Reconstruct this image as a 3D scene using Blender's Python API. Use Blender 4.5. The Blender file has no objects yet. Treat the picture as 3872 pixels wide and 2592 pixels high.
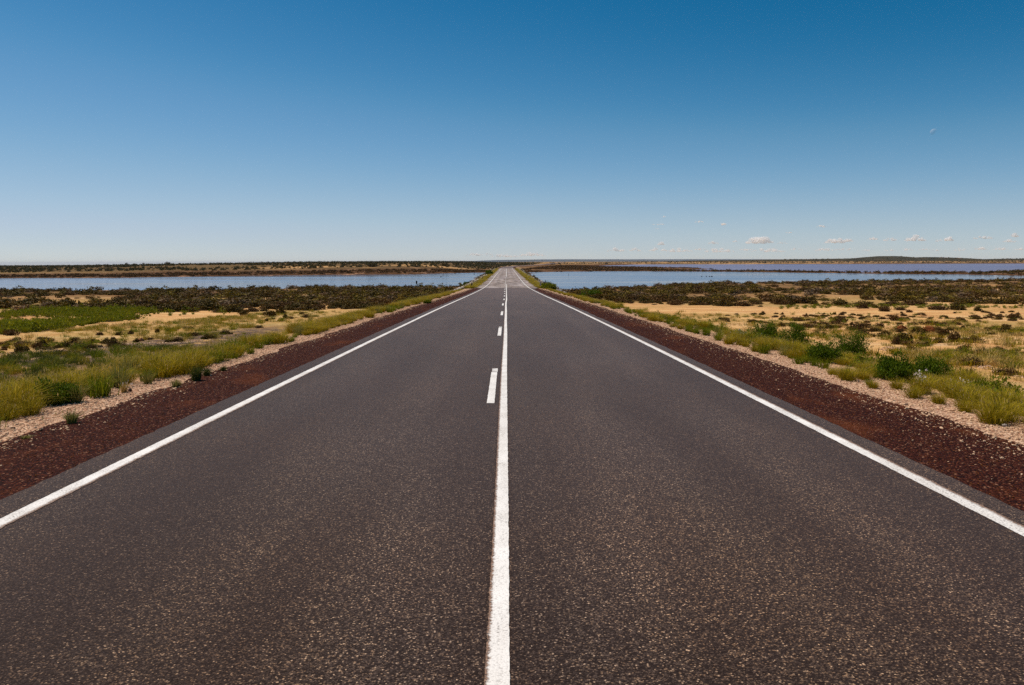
import bpy, math, random
import numpy as np
from mathutils import Vector
from mathutils.geometry import tessellate_polygon

R = math.radians
random.seed(7)
rng = np.random.default_rng(7)
SC = bpy.context.scene
COL = SC.collection

# ------------------------------------------------------------------ camera, sky, sun, exposure
EYE = 5.7                      # metres above the lake; the road surface lies 1.74 m below
FPX, CX, HY = 2953.0, 1936.0, 990.0   # focal length, centre and horizon line in photograph pixels
YAW = 20.0 / FPX
cam = bpy.data.cameras.new('camera')
cam.sensor_width = 36.0
cam.lens = 36.0 * FPX / 3872.0
cam.shift_y = -(1296.0 - HY) / 3872.0
cam.clip_start = 0.1
cam.clip_end = 400000.0
camo = bpy.data.objects.new('camera', cam)
camo.location = (0, 0, EYE)
camo.rotation_euler = (R(90), R(0.15), -YAW)
COL.objects.link(camo)
SC.camera = camo

SUN_EL, SUN_AZ = R(57), R(-62)
world = bpy.data.worlds.new('World')
SC.world = world
world.use_nodes = True
wn = world.node_tree
sky = wn.nodes.new('ShaderNodeTexSky')
sky.sky_type = 'NISHITA'
sky.sun_disc = False
sky.sun_elevation = SUN_EL
sky.sun_rotation = SUN_AZ
sky.altitude = 0
sky.air_density = 0.7
sky.dust_density = 0.0
sky.ozone_density = 6.0
# the deep polarised blue of the photograph: one colour curve for the whole sky
bg = wn.nodes['Background']
dn = wn.nodes.new('ShaderNodeVectorMath'); dn.operation = 'SCALE'; dn.inputs['Scale'].default_value = 0.1
up = wn.nodes.new('ShaderNodeVectorMath'); up.operation = 'SCALE'; up.inputs['Scale'].default_value = 10.0
cur = wn.nodes.new('ShaderNodeRGBCurve')
for ci, pts in ((0, [(0.094, 0.006), (0.137, 0.046), (0.185, 0.128), (0.39, 0.385), (0.62, 0.53)]),
                (1, [(0.184, 0.128), (0.262, 0.216), (0.335, 0.310), (0.59, 0.52), (0.73, 0.58)]),
                (2, [(0.38, 0.300), (0.541, 0.458), (0.66, 0.565), (0.80, 0.645)])):
    c_ = cur.mapping.curves[ci]
    for p_ in pts: c_.points.new(*p_)
    c_.points[-1].location = (1.0, 0.75)
cur.mapping.update()
wn.links.new(sky.outputs[0], dn.inputs[0])
wn.links.new(dn.outputs[0], cur.inputs['Color'])
wn.links.new(cur.outputs[0], up.inputs[0])
wn.links.new(up.outputs[0], bg.inputs[0])
bg.inputs[1].default_value = 0.1

sun = bpy.data.lights.new('sun', 'SUN')
sun.energy = 4.8
sun.angle = R(0.53)
sun.color = (1.0, 0.89, 0.75)
suno = bpy.data.objects.new('sun', sun)
sd = Vector((math.sin(SUN_AZ) * math.cos(SUN_EL), math.cos(SUN_AZ) * math.cos(SUN_EL), math.sin(SUN_EL)))
suno.rotation_euler = sd.to_track_quat('Z', 'Y').to_euler()
suno.location = (0, 0, 60)
COL.objects.link(suno)

SC.view_settings.view_transform = 'Standard'
SC.view_settings.look = 'None'
SC.view_settings.exposure = 0.0
SC.view_settings.gamma = 1.0
SC.view_settings.use_curve_mapping = False
SC.render.engine = 'CYCLES'
SC.cycles.use_denoising = False
SC.cycles.max_bounces = 20
SC.cycles.diffuse_bounces = 3
SC.cycles.glossy_bounces = 2
SC.cycles.transmission_bounces = 2
SC.cycles.transparent_max_bounces = 6
SC.cycles.volume_bounces = 20
SC.cycles.sample_clamp_indirect = 4.0
SC.cycles.caustics_reflective = False
SC.cycles.caustics_refractive = False

# ------------------------------------------------------------------ small helpers
def tag(o, label=None, cat=None, group=None, kind=None):
    if label: o['label'] = label
    if cat: o['category'] = cat
    if group: o['group'] = group
    if kind: o['kind'] = kind
    return o

def link(name, me, mat=None, parent=None):
    o = bpy.data.objects.new(name, me)
    COL.objects.link(o)
    if mat is not None and me is not None and not me.materials:
        for m in (mat if isinstance(mat, (list, tuple)) else [mat]):
            me.materials.append(m)
    if parent is not None:
        o.parent = parent
    return o

def empty(name, loc=(0, 0, 0), rz=0.0, sc=None):
    o = bpy.data.objects.new(name, None)
    o.empty_display_size = 0.2
    o.location = loc
    o.rotation_euler = (0, 0, rz)
    if sc is not None: o.scale = sc
    COL.objects.link(o)
    return o

def mesh_np(name, v, faces, mats=None, mi=None, smooth=False):
    me = bpy.data.meshes.new(name)
    me.from_pydata(np.asarray(v, dtype=float).tolist(), [], [list(map(int, f)) for f in faces])
    for m in (mats or []):
        me.materials.append(m)
    if mi is not None:
        me.polygons.foreach_set('material_index', np.asarray(mi, dtype=np.int32))
    if smooth:
        me.polygons.foreach_set('use_smooth', np.ones(len(me.polygons), dtype=bool))
    me.update()
    return me

def grid_mesh(name, X, Y, Z, smooth=True):
    """X, Y, Z: (rows, cols) arrays"""
    r, c = X.shape
    v = np.stack([X, Y, Z], -1).reshape(-1, 3)
    i = np.arange(r * c).reshape(r, c)
    f = np.stack([i[:-1, :-1], i[:-1, 1:], i[1:, 1:], i[1:, :-1]], -1).reshape(-1, 4)
    me = bpy.data.meshes.new(name)
    me.vertices.add(len(v))
    me.vertices.foreach_set('co', v.astype(np.float32).ravel())
    me.loops.add(f.size)
    me.loops.foreach_set('vertex_index', f.astype(np.int32).ravel())
    me.polygons.add(len(f))
    me.polygons.foreach_set('loop_start', np.arange(0, f.size, 4, dtype=np.int32))
    me.polygons.foreach_set('loop_total', np.full(len(f), 4, dtype=np.int32))
    me.update(calc_edges=True)
    if smooth:
        me.polygons.foreach_set('use_smooth', np.ones(len(f), dtype=bool))
    return me

def sstep(a, b, x):
    t = np.clip((x - a) / (b - a), 0, 1)
    return t * t * (3 - 2 * t)

def _h(ix, iy, s):
    n = (ix * 374761393 + iy * 668265263 + s * 974634777) & 0xFFFFFFFF
    n = ((n ^ (n >> 13)) * 1274126177) & 0xFFFFFFFF
    return ((n ^ (n >> 16)) & 0xFFFF) / 65535.0

def vnoise(x, y, s=0):
    x = np.asarray(x, dtype=float); y = np.asarray(y, dtype=float)
    ix = np.floor(x).astype(np.int64); iy = np.floor(y).astype(np.int64)
    fx = x - ix; fy = y - iy
    fx = fx * fx * (3 - 2 * fx); fy = fy * fy * (3 - 2 * fy)
    a = _h(ix, iy, s); b = _h(ix + 1, iy, s); c = _h(ix, iy + 1, s); d = _h(ix + 1, iy + 1, s)
    return (a + (b - a) * fx) * (1 - fy) + (c + (d - c) * fx) * fy

def fbm(x, y, s=0, o=3):
    t = 0; a = 0.5; k = 1.0
    for i in range(o):
        t = t + a * vnoise(x * k, y * k, s + i * 17); a *= 0.5; k *= 2.03
    return t / (1 - 0.5 ** o)

# ------------------------------------------------------------------ the lie of the land
RD_Y = [-300, -40, 0, 10, 20, 40, 54, 65, 80, 100, 122, 152, 186, 250, 380, 492, 620, 720, 800, 980, 1180, 1370, 1600, 9000]
RD_D = [-2.6, 1.15, 1.737, 1.885, 2.05, 2.43, 2.73, 2.98, 3.30, 3.70, 4.09, 4.38, 4.45, 4.45, 4.42, 4.25, 4.15, 4.0, 3.8, 3.4, 2.7, 1.8, 1.2, 1.0]
_yy = np.concatenate([np.arange(-300, 300, 1.0), np.arange(300, 2000, 4.0), np.arange(2000, 9000, 50.0)])
_zz = EYE - np.interp(_yy, RD_Y, RD_D)
for _k in range(60):
    _zz[1:599] = 0.25 * _zz[0:598] + 0.5 * _zz[1:599] + 0.25 * _zz[2:600]
def road_z(y): return np.interp(y, _yy, _zz)
def road_x(y): return np.interp(y, [-300, 480, 540, 600, 640, 680, 720, 800, 980, 1180, 1370, 1600, 3000],
                                [-0.05, -0.05, 0.1, 1.2, 3.5, 7.5, 13, 27, 50, 72, 98, 140, 420])

LAKE_L = [(-9.4, 178), (-16, 172), (-28, 168), (-45, 171), (-60, 166), (-80, 162), (-100, 160), (-125, 156), (-160, 150),
          (-230, 146), (-330, 152), (-420, 200), (-330, 262), (-240, 280), (-191, 290), (-146, 296), (-109, 330), (-81, 343), (-50, 358),
          (-30, 374), (-18, 402), (-9.4, 408)]
LAKE_R = [(9.4, 152), (14, 152), (20, 160), (30, 178), (50, 196), (80, 206), (120, 213), (150, 226), (195, 250), (195, 262),
          (190, 285), (185, 315), (158, 338), (131, 394), (105, 424), (79, 443), (55, 442), (22, 424), (11, 404), (9.4, 400)]
LAKE_F = [(82, 482), (142, 426), (171, 366), (205, 351), (239, 384), (272, 412), (340, 455), (620, 700), (1100, 1050), (1700, 1330),
          (1100, 1352), (700, 1346), (500, 1346), (395, 1400), (300, 1408), (228, 1390), (150, 1110), (112, 1000), (80, 886), (102, 783),
          (114, 665), (142, 612), (147, 552), (124, 534), (90, 492)]

def poly_sd(x, y, P):
    """signed distance, positive inside"""
    x = np.asarray(x, dtype=float); y = np.asarray(y, dtype=float)
    d2 = np.full(x.shape, 1e18); inside = np.zeros(x.shape, dtype=bool)
    n = len(P)
    for i in range(n):
        ax, ay = P[i]; bx, by = P[(i + 1) % n]
        ex, ey = bx - ax, by - ay
        t = np.clip(((x - ax) * ex + (y - ay) * ey) / (ex * ex + ey * ey), 0, 1)
        d2 = np.minimum(d2, (x - ax - t * ex) ** 2 + (y - ay - t * ey) ** 2)
        if ay != by:
            c = ((ay > y) != (by > y)) & (x < ex * (y - ay) / ey + ax)
            inside ^= c
    d = np.sqrt(d2)
    return np.where(inside, d, -d)

FL_Y = [-300, 0, 12, 20, 32, 57, 71, 100, 140, 175, 230]
FL_D = [0.9, 2.02, 2.22, 2.50, 3.10, 4.15, 4.48, 4.98, 5.35, 5.5, 5.5]

def water_sd(x, y):
    w = np.maximum(np.maximum(poly_sd(x, y, LAKE_L), poly_sd(x, y, LAKE_R)), poly_sd(x, y, LAKE_F))
    a = 1.2 + 0.012 * np.maximum(y, 0)
    return w + (fbm(x * 0.22, y * 0.22, 3) - 0.5) * 2.0 * a + (fbm(x * 0.03, y * 0.03, 5) - 0.5) * 2 * a * (y > 260)

def height(x, y, fine=True):
    x = np.asarray(x, dtype=float); y = np.asarray(y, dtype=float)
    near = EYE - np.interp(y, FL_Y, FL_D)
    near = near + (fbm(x * 0.08, y * 0.08, 11) - 0.5) * 0.35 * sstep(4, 40, np.abs(x))
    # far land
    left = 1.2 + 4.1 * sstep(300, 680, y + 0.25 * x + 60) * (1 - 0.75 * sstep(150, 430, -x)) + (fbm(x * 0.006, y * 0.006, 21) - 0.5) * 1.6
    mid = np.interp(y, [400, 500, 700, 1000, 1400, 2000, 4000], [0.8, 1.1, 1.6, 2.3, 3.9, 4.6, 4.7]) + (fbm(x * 0.008, y * 0.008, 27) - 0.5) * 0.8
    right = 0.5 + 0.7 * sstep(430, 560, y) + 3.4 * sstep(1420, 2100, y) + (fbm(x * 0.005, y * 0.005, 23) - 0.5) * 0.9
    far = left * sstep(-10, -60, x) + (1 - sstep(-10, -60, x)) * (mid * (1 - sstep(40, 140, x)) + right * sstep(40, 140, x))
    t = sstep(240, 330, y)
    land = near * (1 - t) + far * t
    w = water_sd(x, y)
    shore = np.where(w < 0, 1 - np.exp(w / np.where(y > 240, 22, 26)), 0)
    z = np.where(w < 0, np.minimum(land, land * shore + 0.02 - 0.002 * w), -np.minimum(1.0, 0.05 * w))
    if fine:
        z = z + (fbm(x * 0.9, y * 0.9, 31) - 0.5) * 0.10 * (w < -1) * (y < 260) * (np.abs(x) > 6)
    # embankment that carries the road
    s = np.abs(x - road_x(y)); zr = road_z(y)
    emb = zr - 0.03 - 0.02 * np.maximum(0, s - 3.8) - 0.33 * np.maximum(0, s - np.interp(y, [0, 30, 60, 112, 120], [6.8, 6.7, 6.4, 6.0, 6.4]))
    emb = np.where(s < 3.4, zr - 0.06, emb)
    k = 0.12
    return np.where(s < 5.2, emb, np.maximum(emb, z) + k * np.exp(-np.abs(emb - z) / k) * 0.35)

def H(x, y): return float(height(np.array([x]), np.array([y]))[0])

_T = np.exp(np.linspace(math.log(3.0), math.log(3500.0), 1500))
_c, _s = math.cos(YAW), math.sin(YAW)
def at(px, py):
    """the spot on the ground that shows at a photograph pixel: (x, y, z, distance)"""
    u = (px - CX) / FPX; v = (HY - py) / FPX
    X = _T * (_s + u * _c); Y = _T * (_c - u * _s); Z = EYE + _T * v
    h = np.maximum(height(X, Y), 0)
    k = np.nonzero(Z <= h)[0]
    k = int(k[0]) if len(k) else len(_T) - 1
    return float(X[k]), float(Y[k]), float(h[k]), float(_T[k])
def on_plane(px, py, dist):
    u = (px - CX) / FPX; v = (HY - py) / FPX
    return (dist * (_s + u * _c), dist * (_c - u * _s), EYE + dist * v)

# ------------------------------------------------------------------ materials
class NT:
    def __init__(self, name):
        self.m = bpy.data.materials.new(name); self.m.use_nodes = True
        self.t = self.m.node_tree; self.b = self.t.nodes['Principled BSDF']; self.out = self.t.nodes['Material Output']
        self.b.inputs['Roughness'].default_value = 0.85
        self.b.inputs['Specular IOR Level'].default_value = 0.25
    def n(self, typ, ins=None, **kw):
        x = self.t.nodes.new(typ)
        for k, v in kw.items(): setattr(x, k, v)
        for k, v in (ins or {}).items():
            if hasattr(v, 'is_output') or isinstance(v, bpy.types.NodeSocket): self.t.links.new(v, x.inputs[k])
            else: x.inputs[k].default_value = v
        return x
    def l(self, a, b): self.t.links.new(a, b)
    def pos(self, scale=(1, 1, 1)):
        g = self.n('ShaderNodeNewGeometry')
        if scale == (1, 1, 1): return g.outputs['Position']
        return self.n('ShaderNodeVectorMath', {0: g.outputs['Position'], 1: scale}, operation='MULTIPLY').outputs[0]
    def math(self, op, a, b=0.0, clamp=False):
        return self.n('ShaderNodeMath', {0: a, 1: b}, operation=op, use_clamp=clamp).outputs[0]
    def noise(self, vec, scale, detail=3, rough=0.55):
        return self.n('ShaderNodeTexNoise', {'Vector': vec, 'Scale': scale, 'Detail': detail, 'Roughness': rough}).outputs[0]
    def vor(self, vec, scale, rnd=1.0, feature='F1'):
        return self.n('ShaderNodeTexVoronoi', {'Vector': vec, 'Scale': scale, 'Randomness': rnd}, feature=feature)
    def ramp(self, fac, stops, interp='LINEAR'):
        r = self.n('ShaderNodeValToRGB', {0: fac}); r.color_ramp.interpolation = interp
        e = r.color_ramp.elements
        while len(e) < len(stops): e.new(0.5)
        for i, (p, c) in enumerate(stops):
            e[i].position = p; e[i].color = (c[0], c[1], c[2], 1) if not isinstance(c, (int, float)) else (c, c, c, 1)
        return r.outputs[0]
    def mix(self, f, a, b, typ='MIX'):
        x = self.n('ShaderNodeMix', data_type='RGBA', blend_type=typ)
        for i, v in ((0, f), (6, a), (7, b)):
            if isinstance(v, bpy.types.NodeSocket): self.l(v, x.inputs[i])
            elif i == 0: x.inputs[0].default_value = v
            else: x.inputs[i].default_value = (v[0], v[1], v[2], 1)
        return x.outputs[2]
    def map(self, v, a, b, c=0.0, d=1.0):
        return self.n('ShaderNodeMapRange', {0: v, 1: a, 2: b, 3: c, 4: d}).outputs[0]
    def bump(self, h, strength, dist=0.02):
        b = self.n('ShaderNodeBump', {'Height': h, 'Strength': strength, 'Distance': dist})
        self.l(b.outputs[0], self.b.inputs['Normal'])
    def col(self, c):
        if isinstance(c, bpy.types.NodeSocket): self.l(c, self.b.inputs['Base Color'])
        else: self.b.inputs['Base Color'].default_value = (*c, 1)

def asphalt(name, dark, stones, mean_gap, scale=118, spec=0.3, rough=0.9, bump=0.30, sheen=1.0):
    k = NT(name)
    p = k.pos()
    warp = k.n('ShaderNodeVectorMath', {0: p, 1: k.n('ShaderNodeVectorMath', {0: k.n('ShaderNodeTexNoise', {'Vector': p, 'Scale': 60.0, 'Detail': 1.0}).outputs[1], 1: (0.012, 0.012, 0.0)}, operation='MULTIPLY').outputs[0]}, operation='ADD').outputs[0]
    v = k.vor(warp, scale)
    sep = k.n('ShaderNodeSeparateColor', {0: v.outputs['Color']})
    c = k.ramp(sep.outputs[0], stones)
    gap = k.map(v.outputs['Distance'], 0.25, 0.75)
    c = k.mix(k.math('MULTIPLY', gap, mean_gap), c, dark)
    # worn wheel paths, bitumen blotches and painted sheen, long in the driving direction
    blot = k.noise(k.pos((1.1, 0.10, 1)), 1.0, 3)
    c = k.mix(k.map(blot, 0.36, 0.62, 0.0, 1.0), c, k.mix(1.0, c, (0.58, 0.55, 0.55), 'MULTIPLY'))
    big = k.noise(k.pos((0.5, 0.35, 1)), 1.0, 4)
    c = k.mix(k.map(big, 0.42, 0.66, 0.0, 0.8), c, k.mix(1.0, c, (1.35, 1.24, 1.12), 'MULTIPLY'))
    pol = k.noise(k.pos((0.33, 0.09, 1)), 1.0, 2)  # bluish sheen of the road painted into the base colour in patches
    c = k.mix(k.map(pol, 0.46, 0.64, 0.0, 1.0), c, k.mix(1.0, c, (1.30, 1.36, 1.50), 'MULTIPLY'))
    ax = k.math('ABSOLUTE', k.n('ShaderNodeSeparateXYZ', {0: p}).outputs[0])
    wv = k.math('COSINE', k.math('MULTIPLY', k.math('SUBTRACT', ax, 0.95), 3.9))
    wv = k.math('MULTIPLY', k.map(wv, -1.0, 1.0), k.map(k.noise(k.pos((0.4, 0.05, 1)), 1.0, 2), 0.3, 0.65))
    c = k.mix(k.math('MULTIPLY', wv, 0.8), c, k.mix(1.0, c, (1.48, 1.46, 1.48), 'MULTIPLY'))
    k.col(c)
    k.b.inputs['Diffuse Roughness'].default_value = 0.6
    k.b.inputs['Sheen Weight'].default_value = sheen
    k.b.inputs['Sheen Tint'].default_value = (1.0, 0.50, 0.36, 1)
    k.b.inputs['Specular Tint'].default_value = (1.0, 0.52, 0.32, 1)
    k.b.inputs['Sheen Roughness'].default_value = 0.28
    hgt = k.math('SUBTRACT', 1.0, k.math('MULTIPLY', v.outputs['Distance'], 1.0))
    hgt = k.math('ADD', hgt, k.math('MULTIPLY', sep.outputs[1], 0.55))
    k.bump(hgt, bump, 0.006)
    k.b.inputs['Roughness'].default_value = rough
    k.b.inputs['Specular IOR Level'].default_value = spec
    k.l(k.map(sep.outputs[2], 0.0, 1.0, rough - 0.10, rough + 0.10), k.b.inputs['Roughness'])
    return k.m

STONES_DARK = [(0.0, (0.002, 0.0015, 0.001)), (0.36, (0.015, 0.0105, 0.008)), (0.60, (0.056, 0.040, 0.031)), (0.82, (0.140, 0.098, 0.073)), (0.94, (0.29, 0.180, 0.105)), (1.0, (0.72, 0.51, 0.34))]
STONES_PALE = [(0.0, (0.25, 0.21, 0.185)), (0.5, (0.40, 0.34, 0.305)), (1.0, (0.56, 0.47, 0.41))]
M_ROAD = asphalt('asphalt_chip_seal', (0.008, 0.007, 0.007), STONES_DARK, 0.85)
M_CAUSE = asphalt('pale_chip_seal', (0.12, 0.11, 0.10), STONES_PALE, 0.4, spec=0.2, rough=0.9, sheen=0.15)

def paint_mat(name, wear, fringe=None):
    k = NT(name)
    p = k.pos()
    n1 = k.noise(k.pos((55, 120, 1)), 1.0, 2)
    n2 = k.noise(p, 3.0, 3)
    v = k.vor(p, 85.0)
    pits = k.math('MULTIPLY', k.map(n1, 0.66 - wear, 0.74 - wear), k.map(n2, 0.35, 0.6), clamp=True)
    gr = k.map(v.outputs['Distance'], 0.62, 0.85, 0.0, 0.55)
    pits = k.math('MAXIMUM', pits, k.math('MULTIPLY', gr, 0.5 + wear))
    base = k.mix(k.map(n2, 0.3, 0.7), (0.86, 0.84, 0.82), (0.74, 0.71, 0.68))
    base = k.mix(k.map(k.noise(k.pos((6, 0.5, 1)), 1.0, 3), 0.45, 0.7, 0, 0.45), base, (0.62, 0.57, 0.52))
    c = k.mix(pits, base, (0.10, 0.075, 0.06))
    a = k.n('ShaderNodeAttribute', attribute_name='across').outputs['Fac']
    e = k.math('ADD', a, k.math('MULTIPLY', k.math('SUBTRACT', k.noise(p, 45.0, 2), 0.5), 0.35))
    if fringe:
        f = k.map(e, fringe[0], fringe[1])
        spots = k.map(k.noise(p, 130.0, 1), 0.40, 0.62)
        c = k.mix(f, c, k.mix(spots, (0.34, 0.20, 0.13), (0.05, 0.04, 0.035)))
    k.col(c)
    k.bump(k.math('SUBTRACT', 1.0, v.outputs['Distance']), 0.35, 0.004)
    k.b.inputs['Roughness'].default_value = 0.6
    return k.m
M_PAINT = paint_mat('road_paint', 0.085, (0.80, 0.92))
M_PAINT_EDGE = paint_mat('road_paint_edge_line', 0.10, (0.70, 0.90))
M_PAINT_OLD = paint_mat('road_paint_worn', 0.22)

def gravel_mat():
    k = NT('red_gravel')
    p = k.pos()
    v = k.vor(p, 55.0); s = k.n('ShaderNodeSeparateColor', {0: v.outputs['Color']})
    c = k.ramp(s.outputs[0], [(0, (0.010, 0.004, 0.003)), (0.35, (0.038, 0.009, 0.006)), (0.7, (0.074, 0.018, 0.011)), (0.93, (0.14, 0.040, 0.019)), (1.0, (0.40, 0.20, 0.12))])
    c = k.mix(k.map(v.outputs['Distance'], 0.3, 0.8, 0, 0.8), c, (0.016, 0.006, 0.005))
    nb = k.noise(k.pos((1.2, 0.5, 1)), 1.0, 3)
    c = k.mix(k.map(nb, 0.55, 0.72, 0, 0.5), c, (0.16, 0.045, 0.014))
    k.col(c)
    k.bump(k.math('ADD', k.math('SUBTRACT', 1.0, v.outputs['Distance']), k.math('MULTIPLY', s.outputs[1], 0.8)), 1.0, 0.014)
    k.b.inputs['Specular IOR Level'].default_value = 0.04
    return k.m
M_GRAVEL = gravel_mat()

def ground_mat():
    k = NT('outback_soil')
    p = k.pos()
    sx = k.n('ShaderNodeSeparateXYZ', {0: p})
    s = k.math('ABSOLUTE', sx.outputs[0])
    zone = k.n('ShaderNodeAttribute', attribute_name='zone').outputs['Color']
    zs = k.n('ShaderNodeSeparateColor', {0: zone})
    # sand with crust, drifts and reddish patches
    a = k.noise(k.pos((0.25, 0.5, 1)), 1.0, 5, 0.6)
    sand = k.ramp(a, [(0.28, (0.42, 0.19, 0.075)), (0.45, (0.63, 0.345, 0.135)), (0.58, (0.74, 0.465, 0.195)), (0.75, (0.56, 0.28, 0.115))])
    b = k.noise(p, 1.7, 4)
    sand = k.mix(k.map(b, 0.52, 0.70, 0, 0.5), sand, (0.36, 0.19, 0.10))
    grit = k.vor(p, 26.0); gs = k.n('ShaderNodeSeparateColor', {0: grit.outputs['Color']})
    sand = k.mix(k.map(gs.outputs[0], 0.80, 0.9, 0, 0.55), sand, (0.30, 0.15, 0.085))
    crust = k.noise(k.pos((0.9, 3.2, 1)), 1.0, 5, 0.75)
    sand = k.mix(k.map(crust, 0.50, 0.64, 0, 0.55), sand, (0.44, 0.215, 0.085))
    sand = k.mix(k.map(k.noise(k.pos((0.12, 0.35, 1)), 1.0, 4, 0.6), 0.55, 0.68, 0, 0.6), sand, (0.74, 0.52, 0.29))
    # dry herb film
    herb = k.mix(k.noise(p, 5.0, 3), (0.33, 0.23, 0.05), (0.16, 0.14, 0.03))
    herb = k.mix(k.map(sx.outputs[1], 280.0, 360.0), herb, k.mix(k.noise(p, 0.3, 4, 0.7), (0.095, 0.054, 0.018), (0.040, 0.032, 0.009)))
    hm = k.math('MAXIMUM', k.map(k.noise(p, 2.6, 4, 0.7), 0.36, 0.6), k.map(sx.outputs[1], 290.0, 360.0, 0.0, 0.9))
    c = k.mix(k.math('MULTIPLY', zs.outputs[1], hm), sand, herb)
    # red-brown shore soil and samphire flats
    shore = k.mix(k.map(k.noise(k.pos((0.35, 0.35, 1)), 1.0, 4, 0.7), 0.40, 0.60), (0.055, 0.026, 0.010), (0.11, 0.052, 0.020))
    shore = k.mix(k.map(k.noise(p, 0.11, 4, 0.7), 0.56, 0.66, 0, 0.85), shore, (0.45, 0.25, 0.14))
    c = k.mix(zs.outputs[2], c, shore)
    # dark gravel left over from an old track
    dk = k.ramp(gs.outputs[1], [(0, (0.03, 0.018, 0.018)), (0.7, (0.10, 0.062, 0.055)), (1, (0.35, 0.24, 0.19))])
    c = k.mix(k.math('MULTIPLY', zs.outputs[0], k.map(k.noise(p, 1.3, 3), 0.34, 0.5)), c, dk)
    # pale rubble beside the shoulder
    v = k.vor(p, 34.0); vs = k.n('ShaderNodeSeparateColor', {0: v.outputs['Color']})
    pale = k.ramp(vs.outputs[0], [(0, (0.26, 0.10, 0.055)), (0.4, (0.58, 0.34, 0.21)), (1, (0.82, 0.60, 0.43))])
    pale = k.mix(k.map(v.outputs['Distance'], 0.35, 0.8, 0, 0.75), pale, (0.13, 0.055, 0.035))
    wob = k.math('MULTIPLY', k.math('SUBTRACT', k.noise(k.pos((1, 0.6, 1)), 0.9, 3), 0.5), 0.9)
    e = k.math('ADD', s, wob)
    pm = k.math('MULTIPLY', k.map(e, 6.9, 6.2), k.map(sx.outputs[1], 128.0, 112.0))
    pm = k.math('MULTIPLY', pm, k.map(s, 4.0, 4.6))
    c = k.mix(pm, c, pale)
    # earth on the causeway banks
    bank = k.mix(k.noise(p, 1.2, 3), (0.20, 0.13, 0.065), (0.32, 0.21, 0.11))
    bm = k.math('MULTIPLY', k.map(s, 11.0, 9.0), k.map(sx.outputs[1], 112.0, 124.0))
    c = k.mix(bm, c, bank)
    k.col(c)
    h = k.math('ADD', k.math('MULTIPLY', k.noise(p, 7.0, 4, 0.7), 1.2), k.math('MULTIPLY', k.math('SUBTRACT', 1.0, v.outputs['Distance']), 0.5))
    k.bump(h, 0.7, 0.05)
    k.b.inputs['Roughness'].default_value = 0.95
    k.b.inputs['Specular IOR Level'].default_value = 0.05
    return k.m
M_GROUND = ground_mat()

def water_mat(name, base, tint):
    k = NT(name)
    p = k.pos()
    band = k.noise(k.pos((0.008, 0.055, 1)), 1.0, 3)
    w1 = k.noise(k.pos((1.0, 1.6, 1)), 1.1, 3, 0.6)
    k.bump(w1, 0.9, 0.18)
    bnode = [x for x in k.t.nodes if x.type == 'BUMP'][0]
    k.l(k.map(band, 0.35, 0.62, 0.05, 0.42), bnode.inputs['Strength'])
    k.col(base)
    k.b.inputs['Roughness'].default_value = 0.16
    k.l(k.map(band, 0.35, 0.65, 0.06, 0.18), k.b.inputs['Roughness'])
    k.b.inputs['IOR'].default_value = 1.33
    k.b.inputs['Specular IOR Level'].default_value = 0.5
    gl = k.n('ShaderNodeBsdfGlossy', {0: (*tint, 1)})
    k.l(bnode.outputs[0], gl.inputs['Normal']); k.l(k.map(band, 0.35, 0.65, 0.06, 0.18), gl.inputs['Roughness'])
    df = k.n('ShaderNodeBsdfDiffuse', {0: (*base, 1)})
    mx = k.n('ShaderNodeMixShader', {0: 0.85, 1: df.outputs[0], 2: gl.outputs[0]})
    k.l(mx.outputs[0], k.out.inputs['Surface'])
    return k.m
M_WATER = water_mat('lake_water', (0.09, 0.09, 0.10), (0.90, 0.85, 0.88))
M_WATER_FAR = water_mat('far_lake_water', (0.16, 0.11, 0.13), (0.60, 0.545, 0.69))

def leaf_mat(name, a, b, trans=0.25, rnd=0.5, tip=None):
    k = NT(name)
    g = k.n('ShaderNodeNewGeometry'); o = k.n('ShaderNodeObjectInfo')
    c = k.mix(g.outputs['Random Per Island'], a, b)
    c = k.mix(k.map(o.outputs['Random'], 0, 1, 0, rnd), c, k.mix(1.0, c, (1.55, 1.25, 0.85), 'MULTIPLY'))
    if tip:
        t = k.n('ShaderNodeTexCoord').outputs['Object']
        z = k.n('ShaderNodeSeparateXYZ', {0: t}).outputs[2]
        c = k.mix(k.map(z, tip[0], tip[1], 0, 1), c, k.mix(g.outputs['Random Per Island'], tip[2], tip[3]))
    k.col(c)
    k.b.inputs['Roughness'].default_value = 0.7
    k.b.inputs['Specular IOR Level'].default_value = 0.08
    tr = k.n('ShaderNodeBsdfTranslucent', {0: c})
    mx = k.n('ShaderNodeMixShader', {0: trans, 1: k.b.outputs[0], 2: tr.outputs[0]})
    k.l(mx.outputs[0], k.out.inputs['Surface'])
    return k.m
M_SALT = leaf_mat('saltbush_leaves', (0.115, 0.080, 0.014), (0.034, 0.027, 0.006), 0.10, 0.9)
M_SALT_BROWN = leaf_mat('dry_saltbush_leaves', (0.125, 0.070, 0.026), (0.062, 0.038, 0.013), 0.12)
M_GREEN = leaf_mat('green_bush_leaves', (0.120, 0.170, 0.007), (0.034, 0.070, 0.003), 0.32, 0.3)
M_HERB = leaf_mat('green_herb', (0.200, 0.220, 0.010), (0.070, 0.105, 0.006), 0.32, 0.6)
M_GOLD = leaf_mat('golden_grass', (0.40, 0.295, 0.012), (0.14, 0.125, 0.007), 0.30, 0.3, (0.20, 0.44, (0.68, 0.50, 0.05), (0.37, 0.295, 0.018)))
M_GREY = leaf_mat('grey_green_grass', (0.29, 0.26, 0.075), (0.15, 0.15, 0.035), 0.3, 0.3)
M_DRY = leaf_mat('bleached_grass', (0.56, 0.43, 0.17), (0.36, 0.26, 0.08), 0.3, 0.4)
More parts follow.
